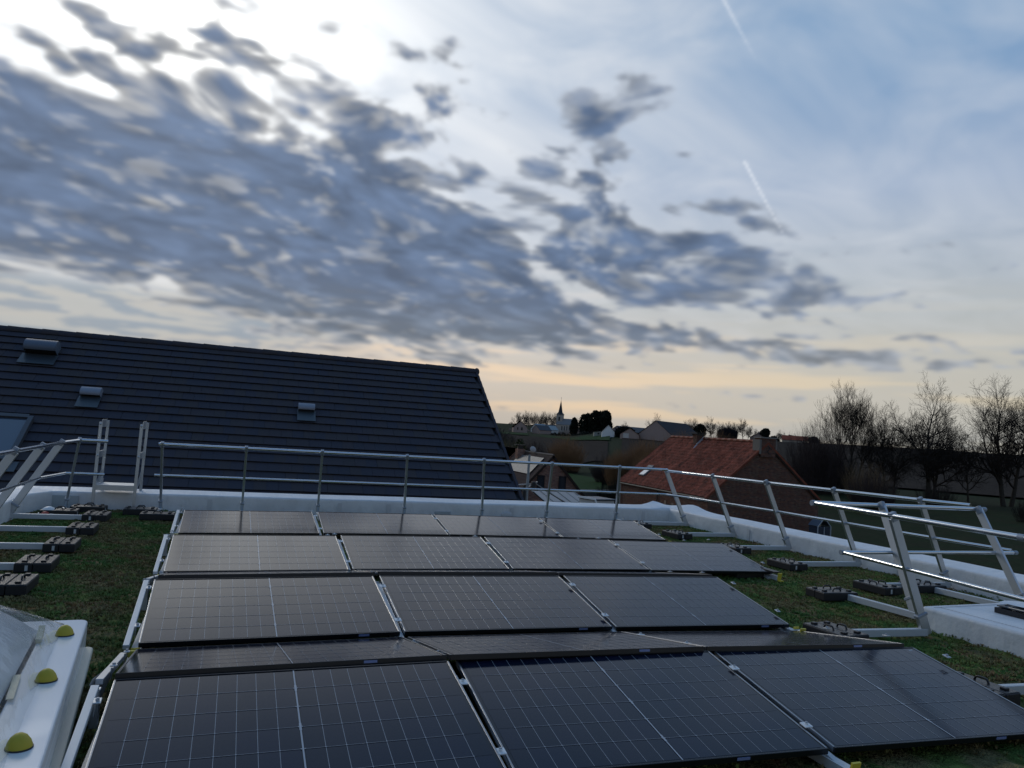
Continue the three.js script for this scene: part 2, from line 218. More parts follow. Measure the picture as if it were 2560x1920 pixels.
// house body: gables at z = 0 and z = -L, ridge along z
function bodyGeo(w, L, g, he, ha) { const s = new THREE.Shape([[-w / 2, g], [w / 2, g], [w / 2, he], [0, ha], [-w / 2, he]].map((p) => new THREE.Vector2(...p))); return planarUV(new THREE.ExtrudeGeometry(s, { depth: L, bevelEnabled: false }).translate(0, 0, -L)); }
function pantiles(L, S, wave, course, thick = .03) { // wavy overlapping courses, u along x, s along +z, normal y
  const nu = Math.round(L / wave) * 4, ns = Math.ceil(S / course), v = [], uv = [], id = [];
  for (let j = 0; j < ns; j++) { const b = v.length / 3; for (let e = 0; e < 3; e++) for (let i = 0; i <= nu; i++) { const u = L * i / nu, s = Math.min(S, e === 0 ? j * course : (j + 1) * course), w = .028 * Math.cos(2 * Math.PI * u / wave) + .012 * Math.cos(4 * Math.PI * u / wave + 1), up = (e === 0 ? 0 : e === 1 ? thick : .0); v.push(u, w + up + .004 * n2(u * 3, j), s); uv.push(u, s); }
    for (let e = 0; e < 2; e++) for (let i = 0; i < nu; i++) { const p = b + e * (nu + 1) + i, q = p + nu + 1; id.push(p, q, p + 1, p + 1, q, q + 1); } }
  return raw(v, id, uv);
}
function slopeFrame(parent, name, mt, P, u, s) { // a group whose x runs along the ridge and z down the slope
  const o = new THREE.Group(); o.name = name; u = V(u).normalize(); s = V(s).normalize(); const n = new THREE.Vector3().crossVectors(s, u).normalize(); o.quaternion.setFromRotationMatrix(new THREE.Matrix4().makeBasis(u, n, s)); o.position.set(...P); parent.add(o); return o; }
function quadPart(parent, name, mt, w, h, x, y, z, d = .02) { return part(parent, name, box(w, h, d, x, y, z), mt); }
function windowPart(parent, w, h, x, y, z, ry = 0, frameMat = M.dark) { // frame with a pane set back in it
  const f = .06, g = new THREE.Group(); g.name = 'window'; g.position.set(x, y, z); g.rotation.y = ry; parent.add(g);
  part(g, 'frame', [box(w + f, f, .1, 0, h / 2, 0), box(w + f, f, .1, 0, -h / 2, 0), box(f, h - f, .1, -w / 2, 0, 0), box(f, h - f, .1, w / 2, 0, 0)], frameMat); part(g, 'pane', box(w - f, h - f, .02, 0, 0, -.02), paneGlass); part(g, 'sill', box(w + .2, .06, .16, 0, -h / 2 - .065, .04), paleStone); return g; }
function simpleHouse(name, label, cat, pos, turn, o, group) {
  const h = thing(name, label, cat, pos, turn, group), a = Math.atan2(o.ha - o.he, o.w / 2), S = (o.w / 2) / Math.cos(a) + .35;
  part(h, 'wall', bodyGeo(o.w, o.L, o.g ?? -1, o.he, o.ha), o.wall);
  const R = []; for (const s of [-1, 1]) { const g = new THREE.BoxGeometry(S, .12, o.L + .5); g.translate(S / 2, .08, -o.L / 2); g.rotateZ(-a); if (s < 0) g.scale(-1, 1, 1); R.push(g.translate(0, o.ha + .02, 0)); }
  R.forEach((g) => { const q = g.toNonIndexed ? bare(g) : g; q.computeVertexNormals(); });
  part(h, 'roof', R, o.roof);
  for (const w of o.win ?? []) quadPart(h, 'window', o.winMat ?? paneGlass, w[2], w[3], w[0], w[1], .03, .05);
  for (const w of o.sideWin ?? []) part(h, 'window', box(.05, w[3], w[2], -o.w / 2 - .02, w[1], w[0]), o.winMat ?? paneGlass);
  if (o.chimney) part(h, 'chimney', box(.7, 1.3, .7, 0, o.ha + .5, -o.chimney), o.wall);
  return h;
}

// --- the dark tiled house beyond the white parapet
{
  const A = [7.133, 3.407, -22.916], az = 92 * DEG, U = [Math.sin(az), 0, -Math.cos(az)], p = 33.94 * DEG, dn = [-U[2], 0, U[0]];
  // local frame: x along the ridge to the gable end, z down-slope in plan
  const H = thing('tiled_roof_house', 'large house with a dark grey flat tiled roof behind the white parapet', 'house', A, Math.atan2(-U[2], U[0]));
  const Lr = 17.5, w = .27, g = .345, nS = 21, S = nS * g, ru = Math.cos(p) * S, dr = Math.sin(p) * S;
  const wallY = -dr - .1;
  part(H, 'wall', planarUV(new THREE.ExtrudeGeometry(new THREE.Shape([[-ru + .35, -8.2], [ru - .35, -8.2], [ru - .35, wallY + .1], [0, -.25], [-ru + .35, wallY + .1]].map((q) => new THREE.Vector2(...q))), { depth: Lr - .3, bevelEnabled: false }).rotateY(-Math.PI / 2).translate(-.12, 0, 0)), wallRed);
  const front = slopeFrame(H, 'roof', null, [0, 0, 0], [1, 0, 0], [0, -Math.sin(p), Math.cos(p)]);
  part(front, 'roof_deck', box(Lr, .05, S, -Lr / 2, -.07, S / 2), M.dark);
  const R = rng(91), tile = (() => { const b = new THREE.BoxGeometry(w - .003, .015, g + .08); const P = b.attributes.position; for (let i = 0; i < P.count; i++) if (P.getZ(i) > 0 && P.getY(i) < 0) P.setZ(i, P.getZ(i) - .012); const h = bare(b); h.computeVertexNormals(); return h; })();
  const list = [];
  for (let j = 0; j < nS; j++) for (let i = 0; i < Lr / w; i++) { const off = (j % 2) * w / 2, u = -(i + .5) * w - off + w / 2 * .0; if (u > -.02 || u < -Lr) continue; list.push([u + (R() - .5) * .006, j, R()]); }
  // the bottom courses that show above the parapet stay single tiles, the rest is one sheet of tiles
  const near = (t) => t[1] >= 13 && t[1] <= 17 && t[0] < -.2 && t[0] > -16.5, rest = flatTile.map(() => []);
  const place = (m, t) => { m.rotation.set(-.112 + (t[2] - .5) * .014, 0, (t[2] * 7 % 1 - .5) * .012); m.position.set(t[0], .016 + (t[2] * 3 % 1) * .003, (t[1] + .5) * g); };
  let n = 0; const dummy = new THREE.Object3D();
  for (const t of list) { const k = Math.floor(t[2] * 3.999); if (near(t) && n < 300) { n++; const m = part(front, 'roof_tile', tile, flatTile[k]); place(m, t); } else { place(dummy, t); dummy.updateMatrix(); rest[k].push(tile.clone().applyMatrix4(dummy.matrix)); } }
  rest.forEach((r, k) => { const m = part(front, 'roof_tile', r, flatTile[k]); m.userData.kind = 'stuff'; });
  // verge tiles at the gable end, the step of every course shows
  for (let j = 0; j < nS; j++) { const m = part(front, 'verge_tile', box(.07, .17, g + .07, -.005, -.03, (j + .5) * g, .06), flatTile[j % 4]); }
  const back = slopeFrame(H, 'rear_roof', null, [0, 0, 0], [-1, 0, 0], [0, -Math.sin(p), -Math.cos(p)]);
  part(back, 'roof_deck', box(Lr, .06, S, Lr / 2, -.03, S / 2), flatTile[0]);
  for (let i = 0; i < Lr / .4; i++) { const c = new THREE.CylinderGeometry(.125, .115, .43, 10, 1, false, -1.75, 3.5); c.rotateZ(Math.PI / 2); c.rotateX(Math.PI / 2 * 0); const m = part(H, 'ridge_tile', c, flatTile[i % 4]); m.rotation.set(-Math.PI / 2, 0, 0); m.position.set(-(i + .5) * .4, -.015 + (i % 2) * .004, 0); }
  part(H, 'ridge_end', new THREE.SphereGeometry(.13, 10, 6).scale(.7, 1, 1).translate(.02, 0, 0), flatTile[1]);
  part(front, 'gutter', rod([-Lr, -.1, S + .05], [0, -.1, S + .05], .07, 8), M.galv);
  const hoodMat = mat([.10, .125, .165], .6, .1), hoodTop = mat([.22, .245, .29], .6, .1);
  for (const [u, s, w2, d, hh, tm] of [[-11.75, 1.02, .70, .42, .36, hoodMat], [-10.25, 2.86, .42, .30, .22, hoodTop], [-5.20, 2.86, .40, .26, .20, hoodTop]]) {
    const hood = []; const arc = new THREE.Shape(); arc.moveTo(-d * .55, 0); arc.quadraticCurveTo(-d * .5, hh, d * .25, hh); arc.quadraticCurveTo(d * .62, hh * .98, d * .66, hh * .62); arc.lineTo(d * .60, hh * .60); arc.quadraticCurveTo(d * .4, hh * .86, 0, hh * .84); arc.lineTo(-d * .45, 0);
    const hg = new THREE.ExtrudeGeometry(arc, { depth: w2, bevelEnabled: false, curveSegments: 10 }); hg.rotateY(-Math.PI / 2); hg.translate(u + w2 / 2, .02, s); hood.push(hg);
    for (const e of [-1, 1]) { const sd = new THREE.Shape(); sd.moveTo(-d * .55, 0); sd.quadraticCurveTo(-d * .5, hh, d * .25, hh); sd.quadraticCurveTo(d * .62, hh * .98, d * .64, hh * .62); sd.lineTo(d * .3, 0); const sg = new THREE.ExtrudeGeometry(sd, { depth: .012, bevelEnabled: false }); sg.rotateY(-Math.PI / 2); hood.push(sg.translate(u + e * (w2 / 2 + .004) + .006, .02, s)); }
    part(front, 'vent_hood', hood, tm); part(front, 'vent_mouth', box(w2 * .94, hh * .5, .03, u, hh * .28, s + d * .34), M.black);
    part(front, 'vent_flashing', box(w2 * 1.15, .012, .5, u, .075, s + d * .6 + .2, -.05), mat([.07, .085, .095], .4, .5));
  }
  // roof window
  const cu = -11.78, cs = 4.86, ww = 1.14, wh = 1.55;
  part(front, 'window_frame', [box(.1, .12, wh, cu - ww / 2, .1, cs), box(.1, .12, wh, cu + ww / 2, .1, cs), box(ww - .1, .12, .12, cu, .1, cs - wh / 2), box(ww - .1, .12, .1, cu, .1, cs + wh / 2)], mat([.075, .08, .09], .5, .3));
  part(front, 'window_pane', box(ww - .12, .02, wh - .14, cu, .105, cs), new THREE.MeshPhysicalMaterial({ color: new THREE.Color(.05, .07, .10), roughness: .04, ior: 1.9 }));
  part(front, 'window_flashing', box(ww + .35, .014, .35, cu, .075, cs + wh / 2 + .2, -.05), mat([.09, .10, .11], .45, .4));
}

// --- red tiled brick house with a stub of chimney in its gable
{
  const H = thing('red_roof_house', 'brick house with an orange-red pantile roof and chimney in its gable', 'house', [33.75, 0, -42], -1.6 * DEG);
  const w = 8.75, L = 12.4, he = -1.75, ha = 1.86, a = Math.atan2(ha - he, w / 2), S = w / 2 / Math.cos(a);
  part(H, 'wall', bodyGeo(w, L, -6, he, ha - .04), wallRed);
  for (const s of [-1, 1]) {
    const f = slopeFrame(H, 'roof', null, [0, ha + .1, s < 0 ? -L - .12 : .12], [0, 0, -s], [s * Math.cos(a), -Math.sin(a), 0]);
    const g = pantiles(L + .24, S + .28, .245, .335, .035);
    const m = part(f, 'roof_tile', g, mat([1, 1, 1], .78, 0, { map: grainTex(512, 512, (x, y) => { const c = .72 + .40 * tn(x, y, 36, 3 + s) + .5 * tfbm(x, y, 5, 5, 9), k = clamp(.5 + tfbm(x, y, 9, 4, 19) * 1.4 - .45); return mix3([.34 * c, .105 * c, .066 * c], [.075 * c, .055 * c, .042 * c], k); }, true) })); m.material.map.repeat.set(.2, .2); m.userData.kind = 'stuff';
    part(f, 'roof_deck', box(L + .1, .06, S + .2, (L + .24) / 2, -.09, (S + .2) / 2), M.dark);
    part(f, 'gutter', rod([.05, -.12, S + .3], [L + .1, -.12, S + .3], .065, 8), mat([.20, .17, .14], .6));
    for (let j = 0; j < 18; j++) part(f, 'verge_tile', box(.10, .13, .34, s < 0 ? L + .21 : .03, -.02, (j + .5) * .335, .06), clayTones[j % 3]);
  }
  for (let i = 0; i < 33; i++) { const c = new THREE.CylinderGeometry(.13, .12, .40, 8, 1, false, -1.7, 3.4); const m = part(H, 'ridge_tile', c, i % 2 ? clayTones[2] : mat([.34, .17, .115], .8)); m.rotation.set(-Math.PI / 2, 0, 0); m.position.set(0, ha + .13, -.6 - i * .36); }
  const ch = part(H, 'gable_chimney', planarUV(box(1.16, 1.25, .7, 0, 1.62, -.22)), wallRed);
  part(H, 'chimney_cap', [box(1.3, .08, .82, 0, 2.28, -.22)], mat([.26, .235, .20], .9));
  part(H, 'render_patch', [box(.16, .95, .74, -.64, 1.66, -.22), box(.10, .62, .74, .62, 1.86, -.22)], mat([.20, .18, .155], .9));
  part(H, 'wall_anchor', [beam([-.1, 1.35, .16], [.12, 1.62, .16], .05, .03), beam([.12, 1.62, .16], [-.08, 1.75, .16], .05, .03), beam([-.1, 1.35, .16], [.08, 1.22, .16], .05, .03)], M.dark);
  // ridge chimney with its flashing and cowl, farther along
  const zc = -7.9; part(H, 'ridge_chimney', planarUV(box(.5, .75, .5, -.35, ha + .05, zc)), wallRed);
  part(H, 'chimney_cowl', [box(.75, .05, .9, -.35, ha + .46, zc), box(.6, .14, .06, -.35, ha + .40, zc - .3), box(.6, .14, .06, -.35, ha + .40, zc + .3), box(.9, .04, 1.0, -.35, ha + .55, zc)], M.black);
  part(H, 'lead_flashing', [beam([-.95, ha - .66, zc + .46], [-.62, ha - .38, zc + .33], .12, .03), beam([-.62, ha - .38, zc + .33], [-.02, ha + .24, zc + .33], .16, .03), beam([-.02, ha + .24, zc + .33], [.25, ha + .02, zc + .33], .12, .03)], mat([.50, .52, .54], .5, .4));
  // roof window low on the slope facing us
  const f = slopeFrame(H, 'roof_window', null, [0, ha + .1, 0], [0, 0, 1], [-Math.cos(a), -Math.sin(a), 0]);
  part(f, 'frame', [box(.82, .12, 1.0, -9.95, .08, 4.5)], mat([.10, .10, .11], .5)); part(f, 'pane', box(.64, .03, .84, -9.95, .135, 4.5), new THREE.MeshPhysicalMaterial({ color: new THREE.Color(.5, .52, .54), roughness: .08, ior: 2.0 })); part(f, 'cover', box(.8, .08, .24, -9.95, .15, 3.95), mat([.11, .11, .12], .5));
  // eaves side wall: downpipe and weathered openings
  part(H, 'downpipe', rod([-w / 2 - .1, he - .1, -L + .2], [-w / 2 - .1, -6, -L + .2], .05), mat([.34, .32, .29], .6));
  part(H, 'downpipe', rod([-w / 2 - .08, he - .1, -6.4], [-w / 2 - .08, -6, -6.4], .045), M.dark);
  for (const [z, h, y] of [[-2.0, .85, -3.4], [-3.0, .8, -3.2], [-3.5, .8, -3.15], [-1.2, .8, -3.6], [-4.3, .75, -3.05], [-5.3, .7, -2.95]]) part(H, 'stone_block', box(.06, h, .22, -w / 2 - .01, y, z), mat([.30, .22, .165], .9));
  for (const [z, y] of [[-2.5, -3.35], [-4.8, -3.1]]) part(H, 'side_window', box(.05, .6, .62, -w / 2 - .012, y, z), M.black);
  part(H, 'rake_board', [beam([.05, ha - .06, .09], [w / 2 + .18, he - .18, .09], .05, .2, [0, 0, 1])], M.brown);
}

// --- pinkish brick gable house with solar panels
{
  const H = thing('gable_house', 'brick gable house with two tall windows and pale solar panels on its roof', 'house', [26.06, 0, -60]);
  const w = 5.9, L = 8.2, he = -3.5, ha = -.36, a = Math.atan2(ha - he, w / 2), S = w / 2 / Math.cos(a);
  part(H, 'wall', bodyGeo(w, L, -7, he, ha), wallPink);
  for (const s of [-1, 1]) { const f = slopeFrame(H, 'roof', null, [0, ha + .08, s < 0 ? -L - .15 : .15], [0, 0, -s], [s * Math.cos(a), -Math.sin(a), 0]);
    const m = part(f, 'roof_tile', pantiles(L + .3, S + .35, .3, .34, .025), farRoofBrown); m.userData.kind = 'stuff'; part(f, 'roof_deck', box(L + .2, .06, S + .3, (L + .3) / 2, -.09, (S + .3) / 2), M.dark);
    part(f, 'verge_board', box(.06, .2, S + .36, s < 0 ? L + .3 : 0, -.04, (S + .36) / 2), M.brown);
    if (s < 0) { const glass = new THREE.MeshPhysicalMaterial({ color: new THREE.Color(.20, .185, .165), roughness: .5, ior: 1.5 }), rim = mat([.05, .05, .05], .5); for (let i = 0; i < 6; i++) { const x = L + .15 - .95 - (i + .5) * .98, p = new THREE.Group(); p.name = 'solar_panel'; p.position.set(x, .09, 1.45); f.add(p); part(p, 'glass', box(.94, .03, 1.96, 0, .02, 0), glass); part(p, 'frame', [box(.025, .045, 2, -.48, .02, 0), box(.025, .045, 2, .48, .02, 0)], rim); part(p, 'conductor', [box(.02, .004, 1.9, -.16, .042, 0), box(.02, .004, 1.9, .16, .042, 0)], rim); } }
  }
  part(H, 'ridge_cap', rod([0, ha + .12, .15], [0, ha + .12, -L - .15], .11, 8), mat([.16, .13, .11], .8));
  part(H, 'chimney', planarUV(box(.7, .9, .7, -.5, ha - .1, -6.6)), wallPink);
  part(H, 'chimney_cowl', [box(.5, .3, .3, -.5, ha + .5, -6.6), box(1.1, .07, .5, -.5, ha + .7, -6.6)], M.black);
  part(H, 'satellite_dish', new THREE.SphereGeometry(.42, 12, 6, 0, 6.283, 0, .8).rotateX(1.1).translate(-.2, ha + .3, -4.4), mat([.40, .36, .33], .7));
  for (const [x, y] of [[-1.0, -2.75], [1.0, -2.75]]) windowPart(H, .62, 1.5, x, y, .03, 0, M.black);
  part(H, 'downpipe', rod([-w / 2 + .25, he, .1], [-w / 2 + .25, -7, .1], .05, 6), M.dark);
}
// --- annex roofs below the gable house, the near pole and its wires
{
  const v = thing('veranda', 'low lean-to with a blue-grey sheet roof below the brick gable', 'veranda', [21.3, -2.62, -47.6]);
  for (let i = 0; i < 5; i++) part(v, 'roof_sheet', box(.62, .03, 2.4, -1.3 + i * .64, .02 * (i % 2), .2, .20), mat([.085, .12, .155], .28, .3));
  part(v, 'roof_frame', [0, 1, 2, 3, 4, 5].map((i) => box(.05, .07, 2.42, -1.62 + i * .64, .02, .2, .2)), mat([.16, .19, .21], .5)); part(v, 'wall', box(3.0, 2.6, 1.8, 0, -1.65, 0), wallPink);
  const g = thing('garage', 'small flat-roofed shed with a white rounded fascia beside the red-roofed house', 'shed', [22.55, -2.5, -44.6], .25);
  part(g, 'roof', rbox(1.75, .1, 1.8, .04, .12, .12, 0), mat([.055, .07, .09], .4)); part(g, 'fascia', [beam([-.82, .16, .9], [-.62, -.32, .95], .1, .06), beam([-.62, -.32, .95], [-.15, -.40, .97], .12, .06), beam([-.82, .16, -.8], [-.82, .16, .9], .06, .12)], M.white); part(g, 'wall', box(1.6, 2.2, 1.6, .1, -1.05, 0), plaster);
  const h3 = simpleHouse('brick_cottage', 'small brick gable cottage peeping out beside the dark tiled roof', 'house', [26.55, 0, -70], 4 * DEG, { w: 4.6, L: 9, g: -7, he: -2.3, ha: -.15, wall: wallPink, roof: farRoofBrown });
  const p = thing('utility_pole', 'thin grey utility pole with cables in front of the brick gable', 'pole', [14.0, -4, -35.2]);
  part(p, 'pole', rod([0, 0, 0], [.02, 4.5, 0], .085, 10, .06), mat([.33, .34, .33], .7)); part(p, 'bracket', [beam([-.6, 3.0, 0], [.35, 3.08, 0], .05, .05, [0, 0, 1]), beam([.05, 2.9, 0], [.5, 3.2, .1], .05, .05, [0, 0, 1])], M.galv); part(p, 'cable_box', [rbox(.2, .38, .18, .03, .3, 3.0, .08), rbox(.14, .7, .14, .03, -.16, 2.5, .05)], M.dark);
  const cable = (a, b, sag, r) => { const pts = []; for (let i = 0; i <= 12; i++) { const t = i / 12; pts.push(new THREE.Vector3(mix(a[0], b[0], t), mix(a[1], b[1], t) - sag * 4 * t * (1 - t), mix(a[2], b[2], t))); } return new THREE.TubeGeometry(new THREE.CatmullRomCurve3(pts), 16, r, 5); };
  part(p, 'cable', cable([.4, 3.1, .1], [4.0, 1.35, 1.2], .12, .035), mat([.24, .20, .17], .7)); part(p, 'cable', cable([.3, 2.7, .1], [2.6, 1.1, 1.2], .1, .03), M.dark); part(p, 'cable', cable([-.5, 3.0, 0], [-4, 2.9, -.5], .15, .02), M.dark);
  const w = thing('garden_wall', 'long low pale garden wall along the dark hedge', 'wall', [37.6, -5.0, -72.5], 18 * DEG); part(w, 'wall', box(9, 1.5, .25, 0, .2, 0), mat([.12, .105, .085], .9)); part(w, 'coping', box(9.1, .1, .36, 0, 1.0, 0), mat([.27, .25, .22], .85));
  const b = simpleHouse('garden_pavilion', 'pale green low garden building with dark windows among the bushes', 'garden building', [55.4, landAt(55, -140), -139.6], 12 * DEG, { w: 7.6, L: 4, g: -1, he: 3.2, ha: 4.1, wall: mat([.16, .19, .12], .85), roof: mat([.10, .12, .09], .8), win: [[-1.6, 2.0, .6, 1.3], [-.2, 2.0, 1.0, 1.3]], winMat: M.black });
  const ln = thing('glazed_lean_to', 'tiny glazed lean-to with a white gable line at the brick house corner', 'lean-to', [35.2, -4.6, -38.5]);
  part(ln, 'glass', rbox(.95, .9, .8, .02, 0, 1.1, 0), mat([.05, .06, .08], .15)); part(ln, 'frame', [beam([-.52, 1.55, .42], [0, 2.1, .42], .05, .05, [0, 0, 1]), beam([0, 2.1, .42], [.52, 1.55, .42], .05, .05, [0, 0, 1]), beam([-.5, .6, .42], [-.5, 1.55, .42], .05, .05), beam([.5, .6, .42], [.5, 1.55, .42], .05, .05), beam([0, .6, .42], [0, 1.55, .42], .035, .04)], mat([.38, .42, .46], .5)); part(ln, 'roof', [box(.72, .03, .84, -.27, 1.83, 0, 0, 0, .8), box(.72, .03, .84, .27, 1.83, 0, 0, 0, -.8)], mat([.10, .12, .15], .3)); part(ln, 'base', box(.95, 1.3, .8, 0, 0, 0), wallRed);
}
// --- church on the hill
{
  const y0 = landAt(243, -548);
  const C = thing('church', 'village church with a slate spire and a pale square tower on the hill', 'church', [242, y0, -548], -40 * DEG); C.scale.setScalar(.87);
  const y = (q) => q - y0, wall = mat([.40, .355, .31], .9), slate = mat([.10, .105, .115], .65), spireM = mat([.022, .024, .028], .7);
  // the nave runs along local x
  const nave = bodyGeo(9.5, 17, -2, 8.4, 13.6).rotateY(Math.PI / 2).translate(15.5, 0, 0); part(C, 'nave_wall', nave, wall);
  const a = Math.atan2(5.2, 4.75), S = 4.75 / Math.cos(a) + .5; part(C, 'nave_roof', [-1, 1].map((s) => { const g = new THREE.BoxGeometry(17.6, .25, S); g.translate(0, .1, S / 2); g.rotateX(a); if (s < 0) g.rotateY(Math.PI); return g.translate(7, 13.75, 0); }), mat([.19, .185, .185], .7));
  part(C, 'end_wall', planarUV(bodyGeo(9.2, 1.2, -2, 8.2, 13.4).rotateY(Math.PI / 2).translate(16.2, 0, 0)), mat([.255, .175, .145], .9));
  part(C, 'sacristy', bodyGeo(6, 4, -2, 4.4, 7).rotateY(Math.PI / 2).translate(20, 0, 0), mat([.27, .19, .155], .9)); part(C, 'sacristy_window', box(.1, 1.8, 1.0, 20.06, 3.4, 0), M.dark);
  part(C, 'tower', box(5.4, 19, 5.4, 0, 7.6, 0), wall); for (const [x, z, q] of [[0, 2.73, 0], [2.73, 0, 1], [-2.73, 0, 1]]) part(C, 'belfry_opening', box(q ? .12 : 1.5, 3.4, q ? 1.5 : .12, x, 13.4, z), M.dark);
  part(C, 'cornice', box(5.9, .4, 5.9, 0, 17.15, 0), mat([.30, .27, .24], .9));
  part(C, 'spire', [new THREE.CylinderGeometry(1.9, 4.35, 2.4, 4, 1).rotateY(Math.PI / 4).translate(0, 18.5, 0), new THREE.CylinderGeometry(.06, 1.95, 10.6, 8, 1).translate(0, 24.9, 0)], spireM);
  part(C, 'cross', [rod([0, 30, 0], [0, 33.3, 0], .09, 6), beam([-.6, 32.3, 0], [.6, 32.3, 0], .12, .12, [0, 0, 1])], M.dark);
  for (let i = 0; i < 5; i++) part(C, 'nave_window', box(1.1, 3.6, .12, 3.6 + i * 2.3, 5.2, 4.8), mat([.10, .09, .085], .6));
  for (let i = 0; i < 6; i++) part(C, 'buttress', box(.55, 6.6, .5, 2.5 + i * 2.3, 3.3, 4.95), mat([.46, .42, .37], .9));
  part(C, 'porch', [box(6, .3, 1.6, 9, 3.2, 6.2), box(6, 2.8, 1.4, 9, 1.6, 6.1)], mat([.34, .28, .24], .9));
  const y1 = landAt(232, -540), wl = thing('churchyard_wall', 'long pale brick wall round the churchyard below the church', 'wall', [228, y1, -538], -24 * DEG); part(wl, 'wall', box(60, 2.2, .5, 0, .4, 0), mat([.25, .19, .165], .9)); part(wl, 'coping', box(60, .2, .7, 0, 1.6, 0), mat([.32, .29, .26], .9));
}
// --- houses on the skyline
{
  const far = (name, label, cat, x, z, turn, o, sink = 0) => { o = { g: -3, ...o }; return simpleHouse(name, label, cat, [x, landAt(x, z) - sink, z], turn * DEG, o); };
  far('village_house', 'pinkish gable house with two dark windows at the hill village edge', 'house', 186, -487, -16, { w: 9.5, L: 12, he: 3.6, ha: 7.6, wall: plasterPink, roof: farRoof, win: [[-1.8, 2.6, .9, 1.6], [1.0, 2.6, 1.2, 2]], winMat: M.black });
  far('village_house', 'low dark-roofed house next to the pinkish gable house', 'house', 197, -486, -70, { w: 8, L: 11, he: 2.6, ha: 5.8, wall: plasterPink, roof: farRoof });
  far('village_house', 'long dark-roofed house on the skyline left of the church', 'house', 226, -548, -72, { w: 9, L: 26, he: 3, ha: 6.6, wall: plaster, roof: farRoof });
  far('village_house', 'white house with a pale blue-grey roof near the church', 'house', 213, -528, -68, { w: 8, L: 10, he: 3, ha: 6.2, wall: plaster, roof: mat([.20, .25, .28], .5) });
  far('village_house', 'house with a pale metal roof just left of the church wall', 'house', 222, -526, -66, { w: 7, L: 9, he: 2.6, ha: 5.6, wall: plaster, roof: mat([.23, .28, .29], .5) });
  far('farm_barn', 'big dark-roofed farm barn with hipped end above the brown bushes', 'barn', 170, -284, -58, { w: 17, L: 30, he: 2.2, ha: 8.6, wall: plasterPink, roof: mat([.042, .042, .048], .75) });
  far('farm_wing', 'long low dark-roofed farm wing between the barn and the evergreens', 'farm building', 166, -311, -62, { w: 8, L: 38, he: 2.2, ha: 4.6, wall: plasterPink, roof: farRoof });
  far('farm_wing', 'farm wing with a pale lit gable wall below the big barn', 'farm building', 161, -290, -30, { w: 8, L: 10, he: 2, ha: 4.6, wall: mat([.36, .27, .23], .85), roof: farRoofBrown, win: [[-1.5, 1.4, 2.4, 2.0]], winMat: mat([.55, .52, .48], .8) });
  far('white_gable_house', 'bright white gable house by the dark evergreen clump', 'house', 158.5, -305, -26, { w: 5.6, L: 9, he: 2.4, ha: 5.4, wall: M.white, roof: farRoof });
  far('garden_shed', 'low pale garden shed on the green strip below the evergreens', 'shed', 164.5, -322, -20, { w: 8, L: 4, he: 1.6, ha: 2.2, wall: mat([.3, .31, .28], .85), roof: farRoof, win: [[-2, .9, .8, .8], [1.4, .9, 1.2, .8]], winMat: M.black });
  far('crest_house', 'dark-roofed farmhouse on the field crest behind the brick chimney', 'house', 273.5, -349, -52, { w: 8, L: 15, he: 2, ha: 4.2, wall: plasterPink, roof: farRoofBrown, chimney: 3 });
  far('crest_house', 'red-roofed house alone on the field crest', 'house', 284.5, -342, -130, { w: 8, L: 13, he: 1.6, ha: 3.8, wall: mat([.35, .3, .25], .85), roof: farRoofRed });
}

// ---------------------------------------------------------------- our flat roof: body, green cover, parapets
const roofIn = [[-2.62, 4.5], [-2.66, -13.38], [8.56, -13.58], [8.95, -6.5], [9.35, 4.5]];
const mossTex = grainTex(1024, 1024, (x, y) => { const a = tfbm(x, y, 7, 5, 101), b = tfbm(x, y, 26, 4, 131), c = tfbm(x, y, 12, 5, 161), g = .62 + .75 * (b + .3) ; let q = mix3([.040, .050, .016], [.060, .046, .026], sm(-.12, .28, a)); q = mix3(q, [.085, .040, .026], sm(.16, .42, c) * .8); q = mix3(q, [.022, .046, .015], sm(.05, .35, -a) * .7); return [3.5 * q[0] * g, 3.9 * q[1] * g, 3.2 * q[2] * g]; }, true);
const mossBump = grainTex(1024, 1024, (x, y) => { const v = .5 + .5 * tfbm(x, y, 60, 4, 200) + .35 * tfbm(x, y, 14, 3, 220); return [v, v, v]; });
const mossMat = mat([1, 1, 1], .95, 0, { map: scaled(mossTex, 1 / 4.2), bumpMap: scaled(mossBump, 1 / 1.6), bumpScale: .05 });
const mossH = (x, z) => .018 * fbm(x * 1.9, z * 1.9, 4) + .012 * n2(x * 7, z * 7);
